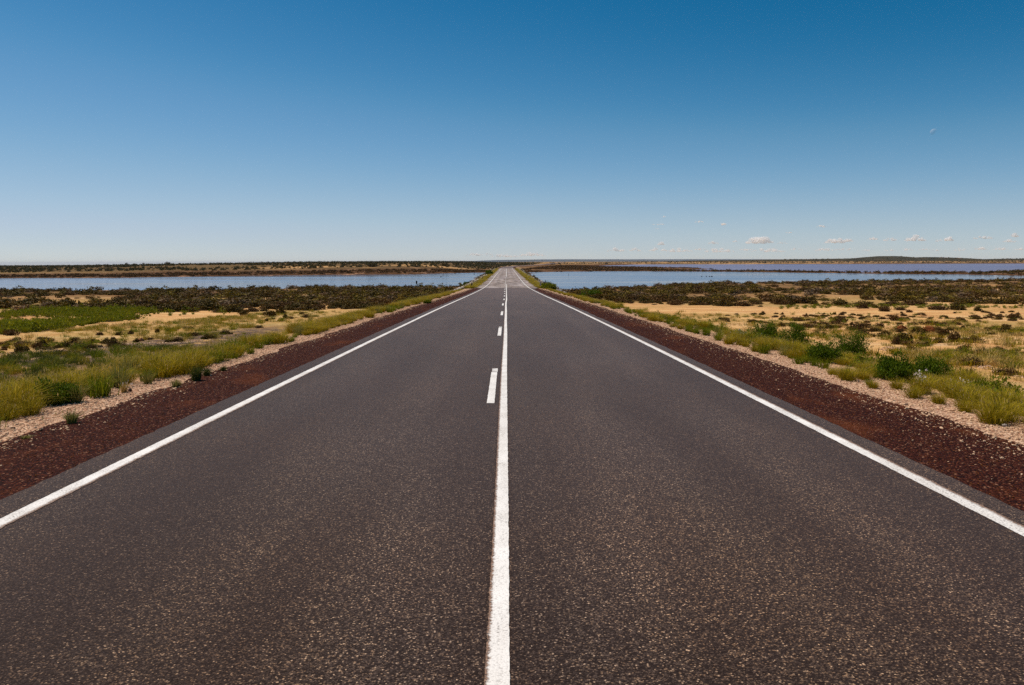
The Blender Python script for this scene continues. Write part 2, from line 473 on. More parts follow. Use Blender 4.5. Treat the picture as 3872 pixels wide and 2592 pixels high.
M_DKGRASS = leaf_mat('dark_green_grass', (0.105, 0.115, 0.022), (0.045, 0.058, 0.010), 0.3, 0.3)
M_FLOWER = leaf_mat('pale_flowers', (0.75, 0.70, 0.66), (0.62, 0.54, 0.48), 0.3, 0.1)
M_SAMPH = leaf_mat('samphire', (0.14, 0.070, 0.022), (0.085, 0.052, 0.016), 0.1, 0.6)
M_FARSHRUB = leaf_mat('far_scrub', (0.10, 0.085, 0.026), (0.050, 0.050, 0.017), 0.1, 0.6)

def stick_mat():
    k = NT('twigs'); k.col(k.mix(k.n('ShaderNodeNewGeometry').outputs['Random Per Island'], (0.10, 0.065, 0.04), (0.20, 0.15, 0.10))); return k.m
M_TWIG = stick_mat()

def rock_mat(name, a, b, sc=6.0, vary=0.5):
    k = NT(name); p = k.n('ShaderNodeTexCoord').outputs['Object']
    c = k.mix(k.map(k.noise(p, sc, 4, 0.7), 0.35, 0.65), a, b)
    c = k.mix(k.map(k.n('ShaderNodeObjectInfo').outputs['Random'], 0, 1, 0, vary), c, k.mix(1.0, c, (0.62, 0.55, 0.50), 'MULTIPLY'))
    k.b.inputs['Specular IOR Level'].default_value = 0.05
    k.col(c); k.bump(k.noise(p, sc * 2.5, 4, 0.7), 0.5, 0.05); return k.m
M_PALESTONE = rock_mat('pale_rubble', (0.86, 0.62, 0.42), (0.66, 0.40, 0.24), 3.0, 0.7)
M_REDSTONE = rock_mat('red_stone', (0.15, 0.045, 0.016), (0.26, 0.095, 0.03), 3.0)
M_BROWNROCK = rock_mat('brown_rock', (0.30, 0.13, 0.055), (0.46, 0.24, 0.12), 3.0)
M_GREYROCK = rock_mat('grey_riprap', (0.38, 0.34, 0.31), (0.22, 0.195, 0.18), 3.0)
M_WHITEROCK = rock_mat('white_rock', (0.68, 0.62, 0.56), (0.50, 0.43, 0.37), 3.0)
M_DARKSTONE = rock_mat('dark_stone', (0.05, 0.03, 0.022), (0.09, 0.05, 0.035), 3.0)

def plain(name, c, rough=0.7, spec=0.3):
    k = NT(name); p = k.n('ShaderNodeTexCoord').outputs['Object']
    k.col(k.mix(k.map(k.noise(p, 9.0, 3), 0.35, 0.7, 0, 0.6), c, tuple(x * 0.62 for x in c)))
    k.b.inputs['Roughness'].default_value = rough; k.b.inputs['Specular IOR Level'].default_value = spec
    return k.m
M_POSTW = plain('weathered_white_post', (0.52, 0.50, 0.48))
M_POSTB = plain('weathered_timber_post', (0.13, 0.085, 0.06))
M_REFL = plain('post_reflector', (0.45, 0.04, 0.03), 0.3)
M_DARKWOOD = plain('wet_dark_wood', (0.022, 0.017, 0.015))

# ------------------------------------------------------------------ ground sheet
def axis(a, du, lo, hi):
    u0, u1 = math.asinh(lo / a), math.asinh(hi / a)
    n = int((u1 - u0) / du) + 1
    return a * np.sinh(np.linspace(u0, u1, n))
xs = axis(12.0, 0.024, -9000, 9000)
ys = axis(15.0, 0.021, -60, 9000)
xs = np.concatenate([[-150000, -60000, -25000, -13000], xs, [13000, 25000, 60000, 150000]])
ys = np.concatenate([[-4000, -600, -150], ys, [13000, 25000, 60000, 150000]])
GX, GY = np.meshgrid(xs, ys)
GZ = height(GX, GY)
GZ = np.where((np.abs(GX) > 9500) | (GY > 9500), 4.0, GZ)
GR2 = GX ** 2 + GY ** 2
GZ = GZ - np.where(GR2 > 1600 ** 2, (GR2 - 1600 ** 2) / (2 * 7.4e6), 0)          # the earth's curve
GZ = GZ - 24 * sstep(750, 2600, np.sqrt(GR2)) * sstep(0.12, 0.5, -GX / np.maximum(GY, 1))
gm = grid_mesh('ground', GX, GY, GZ)
W = water_sd(GX, GY)
shore_soil = np.where(GY > 240, sstep(-70, -20, W + 40 * (fbm(GX * 0.02, GY * 0.02, 41) - 0.5)), sstep(-75, -30, W + 30 * (fbm(GX * 0.05, GY * 0.05, 42) - 0.5)) * 0.75)
shore_soil = np.where((GY > 420) & (GX > -20) & (GX < 150) & (GY < 900), np.maximum(shore_soil, 0.75), shore_soil)
shore_soil = np.where(GY > 1380, shore_soil * 0.15, shore_soil)
herbz = sstep(0.42, 0.62, fbm(GX * 0.07, GY * 0.07, 43)) * 0.8
sd_road = np.abs(GX - road_x(GY))
herbz = np.maximum(herbz * (sd_road > 7), sstep(10.5, 8.5, sd_road) * sstep(5.7, 6.5, sd_road) * 0.75)
herbz = np.where(GY > 300, np.maximum(herbz, 0.35 + 0.5 * sstep(0.4, 0.6, fbm(GX * 0.01, GY * 0.01, 44))), herbz)
herbz = np.where((GX < -15) & (GY > 285), np.maximum(herbz, 0.97), herbz)
bank_p = sstep(0.40, 0.62, fbm(GX * 0.035, GY * 0.035, 47)) * np.exp(-((GX + 70) / 60) ** 4) * np.exp(-((GY - 430) / 55) ** 4)
herbz = herbz * (1 - 0.85 * bank_p)
track = np.exp(-((GX + 11.6 + 0.03 * (GY - 18)) / 2.4) ** 4) * sstep(6, 12, GY) * sstep(50, 36, GY)
ca = gm.color_attributes.new('zone', 'FLOAT_COLOR', 'POINT')
ca.data.foreach_set('color', np.stack([track, herbz, shore_soil, np.ones_like(GX)], -1).astype(np.float32).ravel())
ground = link('ground', gm, M_GROUND); tag(ground, kind='structure')

def flat_poly(name, P, z, mat):
    tri = tessellate_polygon([[Vector((p[0], p[1], 0)) for p in P]])
    me = mesh_np(name, [(p[0], p[1], z) for p in P], tri)
    o = link(name, me, mat); tag(o, kind='structure')
    bad = [p for p in me.polygons if p.normal.z < 0]
    if bad: me.flip_normals()
    return o
flat_poly('lake_water', [(-2, 130), (-60, 140), (-600, 110), (-620, 300), (-200, 330), (-60, 400), (-2, 430)], 0.0, M_WATER)
flat_poly('lake_water', [(2, 135), (40, 146), (130, 186), (225, 225), (236, 290), (196, 334), (165, 352), (136, 411), (80, 462), (40, 470), (2, 430)], 0.0, M_WATER)
flat_poly('lake_water', [(80, 462), (136, 411), (165, 352), (196, 334), (236, 290), (420, 380), (2300, 1300), (2300, 1480), (180, 1480), (60, 1000), (40, 820), (60, 560)], 0.0, M_WATER_FAR)

# ------------------------------------------------------------------ road
def ribbon(name, y0, y1, lo, hi, dz, step, mat, ncol=2, jit=(0, 0), jf=3.0, attr=False, seed=0, cx=None, parent=None):
    n = max(2, int((y1 - y0) / step) + 1)
    Y = np.linspace(y0, y1, n)
    c = road_x(Y) if cx is None else cx(Y)
    l = c + (lo(Y) if callable(lo) else lo) + jit[0] * (fbm(Y * jf, Y * 0 + 3.1, seed, 3) - 0.5) * 2
    h = c + (hi(Y) if callable(hi) else hi) + jit[1] * (fbm(Y * jf, Y * 0 + 9.7, seed + 5, 3) - 0.5) * 2
    t = np.linspace(0, 1, ncol)[None, :]
    X = l[:, None] * (1 - t) + h[:, None] * t
    YY = np.repeat(Y[:, None], ncol, 1)
    Z = road_z(YY) + (dz(X, YY) if callable(dz) else dz)
    me = grid_mesh(name, X, YY, Z)
    if attr:
        a = me.attributes.new('across', 'FLOAT', 'POINT')
        a.data.foreach_set('value', (np.repeat(t, n, 0) if attr > 0 else 1 - np.repeat(t, n, 0)).astype(np.float32).ravel())
    o = link(name, me, mat, parent)
    if parent is None: tag(o, kind='structure')
    return o
def crisp(a, b, k): return [np.concatenate([np.arange(a, b, k)])]
Y_SEAL, Y_END = 120.0, 492.0
road = ribbon('road', -30, 30, -3.86, 3.80, 0.0, 0.05, M_ROAD, 6, (0.022, 0.022), 5.0, seed=1)
road2 = ribbon('road', 30, Y_SEAL, -3.86, lambda y: 3.80 + 0.9 * sstep(104, Y_SEAL, y), 0.0, 0.4, M_ROAD, 6, (0.07, 0.07), 0.9, seed=1)
cause = ribbon('causeway_road', Y_SEAL, Y_END, -4.95, 4.95, 0.0, 1.0, M_CAUSE, 6, (0.10, 0.10), 0.6, seed=2)
road3 = ribbon('road', Y_END, 1420, -4.2, 4.2, 0.0, 4.0, M_ROAD, 4, (0.1, 0.1), 0.6, seed=3)
def shz(X, Y): return -0.014 - 0.022 * np.maximum(0, np.abs(X - road_x(Y)) - 3.7)
ribbon('gravel_shoulder', -30, Y_SEAL - 1, -5.35, -3.5, shz, 0.2, M_GRAVEL, 5, (0.16, 0), 1.1, seed=4)
ribbon('gravel_shoulder', -30, Y_SEAL - 3, lambda y: 3.5 + 0 * y, lambda y: 5.35 - 0.5 * sstep(100, 118, y), shz, 0.2, M_GRAVEL, 5, (0, 0.16), 1.1, seed=6)
ribbon('gravel_shoulder', Y_END, 1420, -6.0, 6.0, -0.02, 6.0, M_GRAVEL, 3, (0.3, 0.3), 0.2, seed=8)

wig = lambda y: road_x(y) + 0.006 + 0.014 * np.exp(-((y - 62) / 8) ** 2) - 0.018 * np.exp(-((y - 45) / 7) ** 2) + 0.004 * np.sin(y * 0.35)
MZ = 0.004
lab = lambda o, s: tag(o, s)
lab(ribbon('edge_line', -20, 30, -3.555, -3.415, MZ, 0.03, M_PAINT_EDGE, 3, (0.006, 0.012), 14, 1, 11, parent=road), 'white edge line along the left side of the road')
ribbon('edge_line', 30, Y_SEAL, -3.565, -3.415, MZ, 0.5, M_PAINT_EDGE, 3, (0.01, 0.01), 1, 1, 11, parent=road2)
ribbon('edge_line', Y_SEAL, Y_END + 60, -3.56, -3.40, MZ, 2, M_PAINT, 2, (0, 0), 1, 1, 11, parent=cause)
lab(ribbon('edge_line', -20, 30, 3.435, 3.575, MZ, 0.03, M_PAINT_EDGE, 3, (0.006, 0.012), 14, 1, 12, parent=road), 'white edge line along the right side of the road')
ribbon('edge_line', 30, Y_SEAL, 3.425, 3.575, MZ, 0.5, M_PAINT_EDGE, 3, (0.01, 0.01), 1, 1, 12, parent=road2)
ribbon('edge_line', Y_SEAL, Y_END + 60, 3.42, 3.58, MZ, 2, M_PAINT, 2, (0, 0), 1, 1, 12, parent=cause)
ribbon('edge_line', Y_END + 60, 1400, -3.4, -3.2, MZ, 6, M_PAINT, 2, (0, 0), 1, 1, 12, parent=road3)
lab(ribbon('centre_line', -20, 30, -0.058, 0.048, MZ, 0.02, M_PAINT, 3, (0.005, 0.004), 20, -1, 13, wig, parent=road), 'solid white line down the middle of the road')
ribbon('centre_line', 30, Y_SEAL, -0.055, 0.052, MZ, 0.4, M_PAINT, 3, (0.008, 0.006), 1, -1, 13, wig, parent=road2)
ribbon('centre_line', Y_SEAL, 150, -0.055, 0.055, MZ, 1, M_PAINT, 2, (0, 0), 1, -1, 13, wig, parent=cause)
ribbon('centre_line', 232, Y_END, -0.22, -0.04, MZ, 2, M_PAINT, 2, (0, 0), 1, -1, 13, wig, parent=cause)
k = 0
while True:
    y = 10.45 + 11.6 * k; k += 1
    if y > 226: break
    pr = road if y < 28 else (road2 if y < Y_SEAL - 4 else cause)
    ribbon('dash', y, y + 3.3, -0.226 - (0.06 if y > 90 else 0), -0.124, MZ, 0.05 if y < 30 else 0.6, M_PAINT, 3, (0.004, 0.004), 12, 0, 15 + k, wig, parent=pr)
    if y < 60:
        ribbon('worn_dash', y + 3.3, y + 3.85, -0.218, -0.118, MZ, 0.05, M_PAINT_OLD, 3, (0.004, 0.004), 12, 0, 25 + k, wig, parent=pr)

# ------------------------------------------------------------------ plant and stone prototypes
def unit(n):
    v = rng.normal(size=(n, 3)); return v / np.linalg.norm(v, axis=1)[:, None]

def leaf_tris(c, size, up=0.0, asp=0.45):
    """one kite-shaped leaf (two triangles) at each centre"""
    n = len(c)
    a = unit(n); a[:, 2] += up; a /= np.linalg.norm(a, axis=1)[:, None]
    b = np.cross(a, unit(n)); b /= np.linalg.norm(b, axis=1)[:, None] + 1e-9
    s = size * rng.uniform(0.6, 1.4, n)[:, None]
    v = np.stack([c - a * s, c + b * s * asp, c + a * s, c - b * s * asp], 1).reshape(-1, 3)
    i = np.arange(n)[:, None] * 4
    f = (i + np.array([[0, 1, 2, 3]]))
    return v, f

def dome_points(n, m, rx, rz, spread, flat=0.35, shell=0.55):
    """points in clumps spread through a dome of radius rx and height rz"""
    d = unit(m); d[:, 2] = np.abs(d[:, 2]) * (1 - flat) + flat * rng.uniform(0, 1, m)
    r = rng.uniform(shell, 1.0, m)[:, None] * rng.uniform(0.8, 1.15, m)[:, None]
    c = d * r * np.array([rx, rx, rz])
    k = rng.integers(0, m, n)
    p = c[k] + rng.normal(size=(n, 3)) * spread * np.array([1, 1, 0.8])
    p[:, 2] = np.abs(p[:, 2]) + 0.01
    return p, c

def sticks(tips, base_r, r0, seg=3):
    V, F = [], []
    for t in tips:
        t = np.array(t); b = np.array([rng.normal() * base_r, rng.normal() * base_r, -0.02])
        mid = (b + t) / 2 + rng.normal(size=3) * 0.06 * np.linalg.norm(t - b); mid[2] = abs(mid[2])
        i0 = len(V)
        for q, rr in ((b, r0), (mid, r0 * 0.65), (t, r0 * 0.2)):
            for a in range(3):
                V.append(q + rr * np.array([math.cos(a * 2.094), math.sin(a * 2.094), 0]))
        for s_ in range(2):
            for a in range(3):
                F.append([i0 + s_ * 3 + a, i0 + s_ * 3 + (a + 1) % 3, i0 + s_ * 3 + 3 + (a + 1) % 3, i0 + s_ * 3 + 3 + a])
    return np.array(V), F

def shrub_mesh(name, n, m, rx, rz, leaf, mat, spread=None, nst=10, up=0.3, flat=0.35, shell=0.45):
    p, c = dome_points(n, m, rx, rz, spread or rx * 0.16, flat, shell)
    v, f = leaf_tris(p, leaf, up)
    sv, sf = sticks(c, rx * 0.08, rx * 0.02)
    F = [list(x) for x in f] + [[i + len(v) for i in q] for q in sf]
    mi = [0] * len(f) + [1] * len(sf)
    return mesh_np(name, np.vstack([v, sv]), F, [mat, M_TWIG], mi)

def tussock_mesh(name, n, h, spread, mat, base=0.05, w=0.006, seed_mat=None, bend=0.35):
    V, F, MI = [], [], []
    for i in range(n):
        a = rng.uniform(0, 2 * math.pi); lean = abs(rng.normal()) * spread
        b = np.array([math.cos(a), math.sin(a), 0]) * base * math.sqrt(rng.uniform())  + np.array([rng.normal(), rng.normal(), 0]) * base * 0.4
        hh = h * rng.uniform(0.45, 1.1)
        d = np.array([math.cos(a), math.sin(a), 0])
        p1 = b + d * lean * hh * 0.4 + np.array([0, 0, hh * 0.55])
        p2 = b + d * lean * hh * (1 + bend) + np.array([0, 0, hh * (1 - 0.35 * min(lean, 1.2))])
        sde = np.cross(d, [0, 0, 1]); rot = rng.uniform(0, 3.14); sde = sde * math.cos(rot) + d * math.sin(rot)
        k0 = len(V)
        V += [b - sde * w, b + sde * w, p1 + sde * w * 0.8, p1 - sde * w * 0.8, p2]
        F += [[k0, k0 + 1, k0 + 2, k0 + 3], [k0 + 3, k0 + 2, k0 + 4]]; MI += [0, 0]
        if seed_mat and rng.uniform() < 0.12:
            k1 = len(V); s_ = w * 1.7
            V += [p2 - sde * s_, p2 + np.array([0, 0, s_ * 4]), p2 + sde * s_, p2 - np.array([0, 0, s_ * 4])]
            F += [[k1, k1 + 1, k1 + 2, k1 + 3]]; MI += [1]
    return mesh_np(name, np.array(V), F, [mat] + ([seed_mat] if seed_mat else []), MI)

def ico(sub):
    import bmesh
    bm = bmesh.new(); bmesh.ops.create_icosphere(bm, subdivisions=sub, radius=1.0)
    v = np.array([x.co[:] for x in bm.verts]); f = [[q.index for q in p.verts] for p in bm.faces]; bm.free()
    return v, f
def rock_mesh(name, mat, sub=2, rough=0.35, squash=(1, 0.8, 0.6), seed=0, sink=0.25):
    v, f = ico(sub)
    r_ = np.random.default_rng(seed)
    nrm = unit(9)
    d = np.ones(len(v))
    for q in nrm:                                            # planar facets knocked off the lump
        cut = 1 - rough * r_.uniform(0.5, 1.4)
        pr = v @ q
        d = np.where(pr * d > cut, cut / np.maximum(pr, 1e-6), d)
    v = v * d[:, None] * (1 + 0.08 * r_.normal(size=(len(v), 1)))
    v = v * np.array(squash) * 0.5
    v[:, 2] += (0.5 - sink) * squash[2]
    return mesh_np(name, v, f, [mat])

def proto(name, me):
    return bpy.data.objects.new(name, me)

_ng = {}
def scatter(name, P, rotz, scl, idx, meshes, label, cat, tilt=None, kind='stuff'):
    """one mass of alike small growth or rubble: points that carry shared meshes"""
    c = bpy.data.collections.new(name + '_kit')
    for i, m in enumerate(meshes):
        c.objects.link(proto('%s_%02d' % (name, i), m))
    n = len(P)
    me = bpy.data.meshes.new(name)
    me.vertices.add(n); me.vertices.foreach_set('co', np.asarray(P, dtype=np.float32).ravel())
    rot = np.zeros((n, 3)); rot[:, 2] = rotz
    if tilt is not None: rot[:, :2] = tilt
    S = np.asarray(scl, dtype=float)
    if S.ndim == 1: S = np.repeat(S[:, None], 3, 1)
    for nm, typ, key, val in (('rot', 'FLOAT_VECTOR', 'vector', rot), ('scl', 'FLOAT_VECTOR', 'vector', S), ('pick', 'INT', 'value', np.asarray(idx))):
        a = me.attributes.new(nm, typ, 'POINT')
        a.data.foreach_set(key, val.astype(np.int32 if typ == 'INT' else np.float32).ravel())
    o = link(name, me)
    for m in meshes[:1]:
        for q in m.materials: me.materials.append(q)
    g = bpy.data.node_groups.new(name + '_nodes', 'GeometryNodeTree')
    g.interface.new_socket('Geometry', in_out='INPUT', socket_type='NodeSocketGeometry')
    g.interface.new_socket('Geometry', in_out='OUTPUT', socket_type='NodeSocketGeometry')
    gi = g.nodes.new('NodeGroupInput'); go = g.nodes.new('NodeGroupOutput')
    ip = g.nodes.new('GeometryNodeInstanceOnPoints'); ci = g.nodes.new('GeometryNodeCollectionInfo')
    ci.inputs['Collection'].default_value = c
    ci.inputs['Separate Children'].default_value = True
    ci.inputs['Reset Children'].default_value = True
    def na(nm, t):
        q = g.nodes.new('GeometryNodeInputNamedAttribute'); q.data_type = t; q.inputs['Name'].default_value = nm; return q.outputs[0]
    g.links.new(gi.outputs[0], ip.inputs['Points'])
    g.links.new(ci.outputs[0], ip.inputs['Instance'])
    ip.inputs['Pick Instance'].default_value = True
    g.links.new(na('pick', 'INT'), ip.inputs['Instance Index'])
    g.links.new(na('rot', 'FLOAT_VECTOR'), ip.inputs['Rotation'])
    g.links.new(na('scl', 'FLOAT_VECTOR'), ip.inputs['Scale'])
    g.links.new(ip.outputs[0], go.inputs[0])
    md = o.modifiers.new('scatter', 'NODES'); md.node_group = g
    tag(o, label, cat, kind=kind)
    return o

def in_poly(n, P, rg=rng):
    P = np.array(P, dtype=float); lo, hi = P.min(0), P.max(0)
    out = []
    tot = 0
    while tot < n:
        q = rg.uniform(lo, hi, (n * 2, 2)); k = poly_sd(q[:, 0], q[:, 1], [tuple(p) for p in P]) > 0
        out.append(q[k]); tot += k.sum()
    return np.vstack(out)[:n]

def plan(pix): return [at(*p)[:2] for p in pix]
def with_z(q, dz=0.0): return np.column_stack([q, height(q[:, 0], q[:, 1]) + dz])

SALT = [shrub_mesh('saltbush', 800, 44, 0.5, rng.uniform(0.42, 0.62), 0.058, M_SALT if i % 3 else M_SALT_BROWN) for i in range(7)]
M_OLIVE = leaf_mat('olive_shrub_leaves', (0.20, 0.150, 0.022), (0.090, 0.072, 0.012), 0.15, 0.5)
M_DEAD = leaf_mat('dead_shrub_twigs', (0.20, 0.14, 0.085), (0.11, 0.075, 0.045), 0.1, 0.5)
SALT_LOW = [shrub_mesh('low_saltbush', 170, 18, 0.5, rng.uniform(0.42, 0.62), 0.085, (M_SALT, M_SALT_BROWN, M_SALT, M_OLIVE, M_SALT, M_DEAD)[i], nst=4) for i in range(6)]
FLATSH = [shrub_mesh('cushion_shrub', 900, 48, 0.5, rng.uniform(0.32, 0.46), 0.055, (M_SALT_BROWN, M_SALT, M_SALT_BROWN)[i % 3], up=0.6, flat=0.2) for i in range(7)]
FARSH = [shrub_mesh('far_shrub', 110, 14, 0.5, rng.uniform(0.5, 0.8), 0.11, M_FARSHRUB, nst=2) for i in range(4)]
SAMPH = [shrub_mesh('samphire', 90, 12, 0.5, rng.uniform(0.3, 0.5), 0.11, M_SAMPH, nst=2) for i in range(4)]
HERB = [shrub_mesh('herb', 130, 16, 0.5, rng.uniform(0.45, 0.75), 0.06, M_HERB, nst=4, up=1.2) for i in range(5)]
GOLD = [tussock_mesh('golden_tussock', 430, 0.46, rng.uniform(0.55, 0.85), M_GOLD, 0.15, 0.0042, M_DRY) for i in range(6)]
GREYT = [tussock_mesh('grey_tussock', 170, 0.45, 0.40, M_GREY, 0.07, 0.004) for i in range(3)]
GRNT = [tussock_mesh('green_tussock', 130, 0.40, 0.5, M_HERB, 0.10, 0.006) for i in range(4)]
OLIVET = [tussock_mesh('olive_grass', 110, 0.40, 0.8, (M_DKGRASS, M_HERB, M_GOLD, M_DKGRASS)[i], 0.14, 0.006) for i in range(4)]
SHORT = [tussock_mesh('short_grass', 46, 0.20, 0.8, (M_GOLD, M_DRY, M_HERB)[i % 3], 0.11, 0.005) for i in range(6)]
PSTONE = [rock_mesh('pale_stone', M_PALESTONE, 1, 0.3, (1, rng.uniform(0.6, 0.9), rng.uniform(0.28, 0.48)), 50 + i) for i in range(8)]
RSTONE = [rock_mesh('red_chip', M_REDSTONE, 1, 0.3, (1, rng.uniform(0.6, 0.9), rng.uniform(0.4, 0.7)), 60 + i) for i in range(4)]
RIPRAP = [rock_mesh('riprap', (M_GREYROCK, M_GREYROCK, M_WHITEROCK)[i % 3], 2, 0.35, (1, rng.uniform(0.7, 0.95), rng.uniform(0.55, 0.8)), 70 + i) for i in range(6)]

# ------------------------------------------------------------------ named rocks
def rock(px, py, wpx, hpx, mat, label, seed, cat='rock', name='rock', group=None, sub=2):
    x, y, z, t = at(px, py)
    w = wpx / FPX * t; h = hpx / FPX * t
    me = rock_mesh(name, mat, sub, 0.32, (1, 0.75, h / w), seed, 0.12)
    o = link(name, me)
    o.location = (x, y + w * 0.3, z - 0.06 * h); o.scale = (w, w, w); o.rotation_euler = (0, 0, random.uniform(-0.5, 0.5))
    return tag(o, label, cat, group)
rock(3421, 1257, 44, 26, M_REDSTONE, 'left one of the two rust red boulders among shrubs on the sand', 1, 'boulder', 'boulder', sub=3)
rock(3522, 1267, 44, 34, M_REDSTONE, 'biggest rust red boulder on the sand right of the road', 2, 'boulder', 'boulder', sub=3)
rock(3372, 1258, 11, 10, M_REDSTONE, 'small red rock on the sand left of the two red boulders', 3)
rock(3042, 1199, 16, 7, M_REDSTONE, 'small dark red rock lying alone on the bare sand near the shrub belt', 4)
rock(528, 1288, 30, 17, M_BROWNROCK, 'angular orange brown rock on the sand left of the road', 5, sub=3)
rock(469, 1292, 18, 10, M_BROWNROCK, 'smaller brown rock left of the angular orange brown rock', 6)
rock(487, 1480, 20, 16, M_DARKSTONE, 'round dark stone at the grass edge on the left pale verge', 7)
rock(151, 1631, 16, 11, M_DARKSTONE, 'dark stone on the left verge between pale rubble and red gravel', 8)
rock(43, 1620, 24, 8, M_DARKSTONE, 'flat dark stone under the grass at the left photo edge', 9)
rock(3424, 1541, 26, 14, M_PALESTONE, 'tan stone with dark side on the right verge below the green bushes', 10)
rock(3604, 1562, 26, 12, M_PALESTONE, 'pale stone at the grass edge on the right verge', 11)
rock(3803, 1622, 26, 15, M_WHITEROCK, 'whitish stone half hidden by grass near the right photo edge', 12)
rock(3418, 1490, 11, 6, M_WHITEROCK, 'small cream stone in the green herbs under the bushes', 13)
rock(3763, 1668, 20, 12, M_PALESTONE, 'rounded tan stone on the gravel near the right photo edge', 14)
rock(3627, 1636, 14, 5, M_WHITEROCK, 'flat white chip lying on the right red gravel', 15)
rock(2866, 1350, 10, 7, M_REDSTONE, 'red brown stone on the pale rubble of the right verge', 16)
rock(1653, 1108, 12, 8, M_WHITEROCK, 'white boulder beside the left shoulder just before the causeway', 17, 'boulder', 'boulder')
rock(608, 1315, 15, 5, M_DARKSTONE, 'flat dark slab on the old gravel track left of the road', 18)
rock(682, 1309, 9, 4, M_WHITEROCK, 'white chip on the old gravel track left of the road', 19)
x, y, z, t = at(352, 1309)
w = 62 / FPX * t
lv, lf = ico(3)
lv = lv * np.array([0.5, 0.20, 0.10]) * (1 + 0.25 * (fbm(lv[:, 0] * 4 + 5, lv[:, 1] * 4 + lv[:, 2] * 5, 9)[:, None] - 0.5))
lv[:, 2] += 0.05
o = link('fallen_log', mesh_np('fallen_log', lv * w, lf, [M_DARKSTONE]))  # long low dark lump, not identified as any particular thing
o.location = (x, y + 0.1, z - 0.02); o.rotation_euler = (0, 0.03, 0.12)
tag(o, 'long low dark lump lying on the sand left of the road', 'log')

# ------------------------------------------------------------------ shrubs on the open sand
ORD = ['first', 'second', 'third', 'fourth', 'fifth', 'sixth', 'seventh', 'eighth', 'ninth', 'tenth', 'eleventh', 'twelfth', 'thirteenth', 'fourteenth',
       'fifteenth', 'sixteenth', 'seventeenth', 'eighteenth', 'nineteenth', 'twentieth']
A = [(235,75,150,60),(395,70,90,40),(530,115,140,80),(735,100,130,40),(840,130,75,35),(665,235,150,75),(810,230,110,40),(720,290,80,35),(900,295,100,40),(1008,280,50,25),(1195,290,70,40),(280,265,80,35),(290,305,100,40),(455,335,100,80),(540,268,80,25),(190,355,170,95),(70,365,110,55),(240,425,180,65),(410,380,170,50),(510,450,150,65),(700,385,120,50),(990,440,190,110),(780,540,200,130),(850,570,160,70),(680,555,110,90),(880,645,150,70),(600,475,80,35),(1040,580,170,60),(1070,520,160,70),(1230,530,130,80),(1290,430,140,100),(1390,370,100,45),(1455,520,150,120),(1580,525,100,65),(1740,535,200,75),(1665,415,150,45),(1685,465,80,35),(1745,370,90,40),(1540,255,160,45),(1715,195,110,35),(1760,250,70,25),(2040,200,100,40),(2250,210,150,65),(1950,180,70,30),(1930,425,120,35),(2130,395,170,80),(2200,440,90,40),(2300,445,100,35),(2145,575,95,45),(1560,640,130,70),(1610,600,110,50),(1825,690,190,80),(2040,640,160,60),(2240,705,160,60),(2090,785,220,80),(1700,840,240,110),(1640,965,180,90),(2180,970,260,100),(1500,100,190,70),(1750,110,90,60),(1250,100,200,60),(640,650,120,35)]
B = [(1270,150,170,45),(1160,240,100,70),(1280,260,140,70),(1420,245,190,60),(1630,230,220,70),(1820,195,150,50),(1830,250,110,40),(1910,150,120,55),(1000,230,100,60),(1550,360,180,50),(700,60,60,25)]
Cc = [(40,800,110,55),(330,850,230,130),(500,730,110,70),(620,775,170,110),(730,735,100,110),(960,695,95,50),(1265,715,135,110),(1470,640,95,40),(1460,740,150,60),(940,775,120,40),(1870,690,230,70),(1940,755,150,70),(2060,705,110,55),(1300,760,180,40),(1145,790,60,35),(1390,865,55,50),(1000,910,110,45)]
Dd = [(50,715,105,70),(345,725,120,80),(455,690,95,70),(515,740,50,45),(745,735,70,50),(410,590,70,50)]
spots = [(3200 + a / 3.487, 1150 + b / 3.487, c / 3.487, d / 3.487, 'R') for a, b, c, d in A]
spots += [(2700 + a / 3.905, 1180 + b / 3.905, c / 3.905, d / 3.905, 'R') for a, b, c, d in B]
spots += [(a / 4.686, 1150 + b / 4.686, c / 4.686, d / 4.686, 'L') for a, b, c, d in Cc]
spots += [(900 + a / 2.93, 950 + b / 2.93, c / 2.93, d / 2.93, 'D') for a, b, c, d in Dd]
spots += [(108, 1178, 26, 26, 'D'), (8, 1190, 18, 14, 'D'), (28, 1265, 47, 28, 'D')]
rows = {}
for sp in spots:
    px, py, w, h, side = sp
    if side == 'R':
        key = ('along the edge of the right shrub belt' if py < 1185 else
               'on bare sand behind the red boulders' if py < 1236 else
               'level with the red boulders' if py < 1266 else
               'just nearer than the red boulders' if py < 1305 else
               'behind the roadside green bushes')
    elif side == 'L': key = 'on the pink sand left of the road'
    else: key = 'standing before the left shrub belt'
    rows.setdefault(key, []).append(sp)
for key, lst in rows.items():
    lst.sort()
    for i, (px, py, w, h, side) in enumerate(lst):
        x, y, z, t = at(px, py)
        W_, H_ = w / FPX * t, max(h, 0.28 * w) / FPX * t
        lib = FLATSH if side != 'D' else SALT
        me = random.choice(lib)
        o = link('saltbush' if side == 'D' else 'shrub', me)
        o.location = (x, y + W_ * 0.35, z - 0.02)
        o.scale = (W_ * 1.15, W_ * 1.15, H_ * (2.7 if side != 'D' else 2.1))
        o.rotation_euler = (0, 0, random.uniform(0, 6.28))
        nm = 'dark bush' if side == 'D' else 'low brown shrub'
        num = ORD[i] if i < len(ORD) else None
        l = ('%s %s from the left, %s' % (num, nm, key)) if num else ('%s %s, towards the right photo edge' % (nm, key))
        tag(o, l, 'shrub', 'shrubs scattered on the sand')

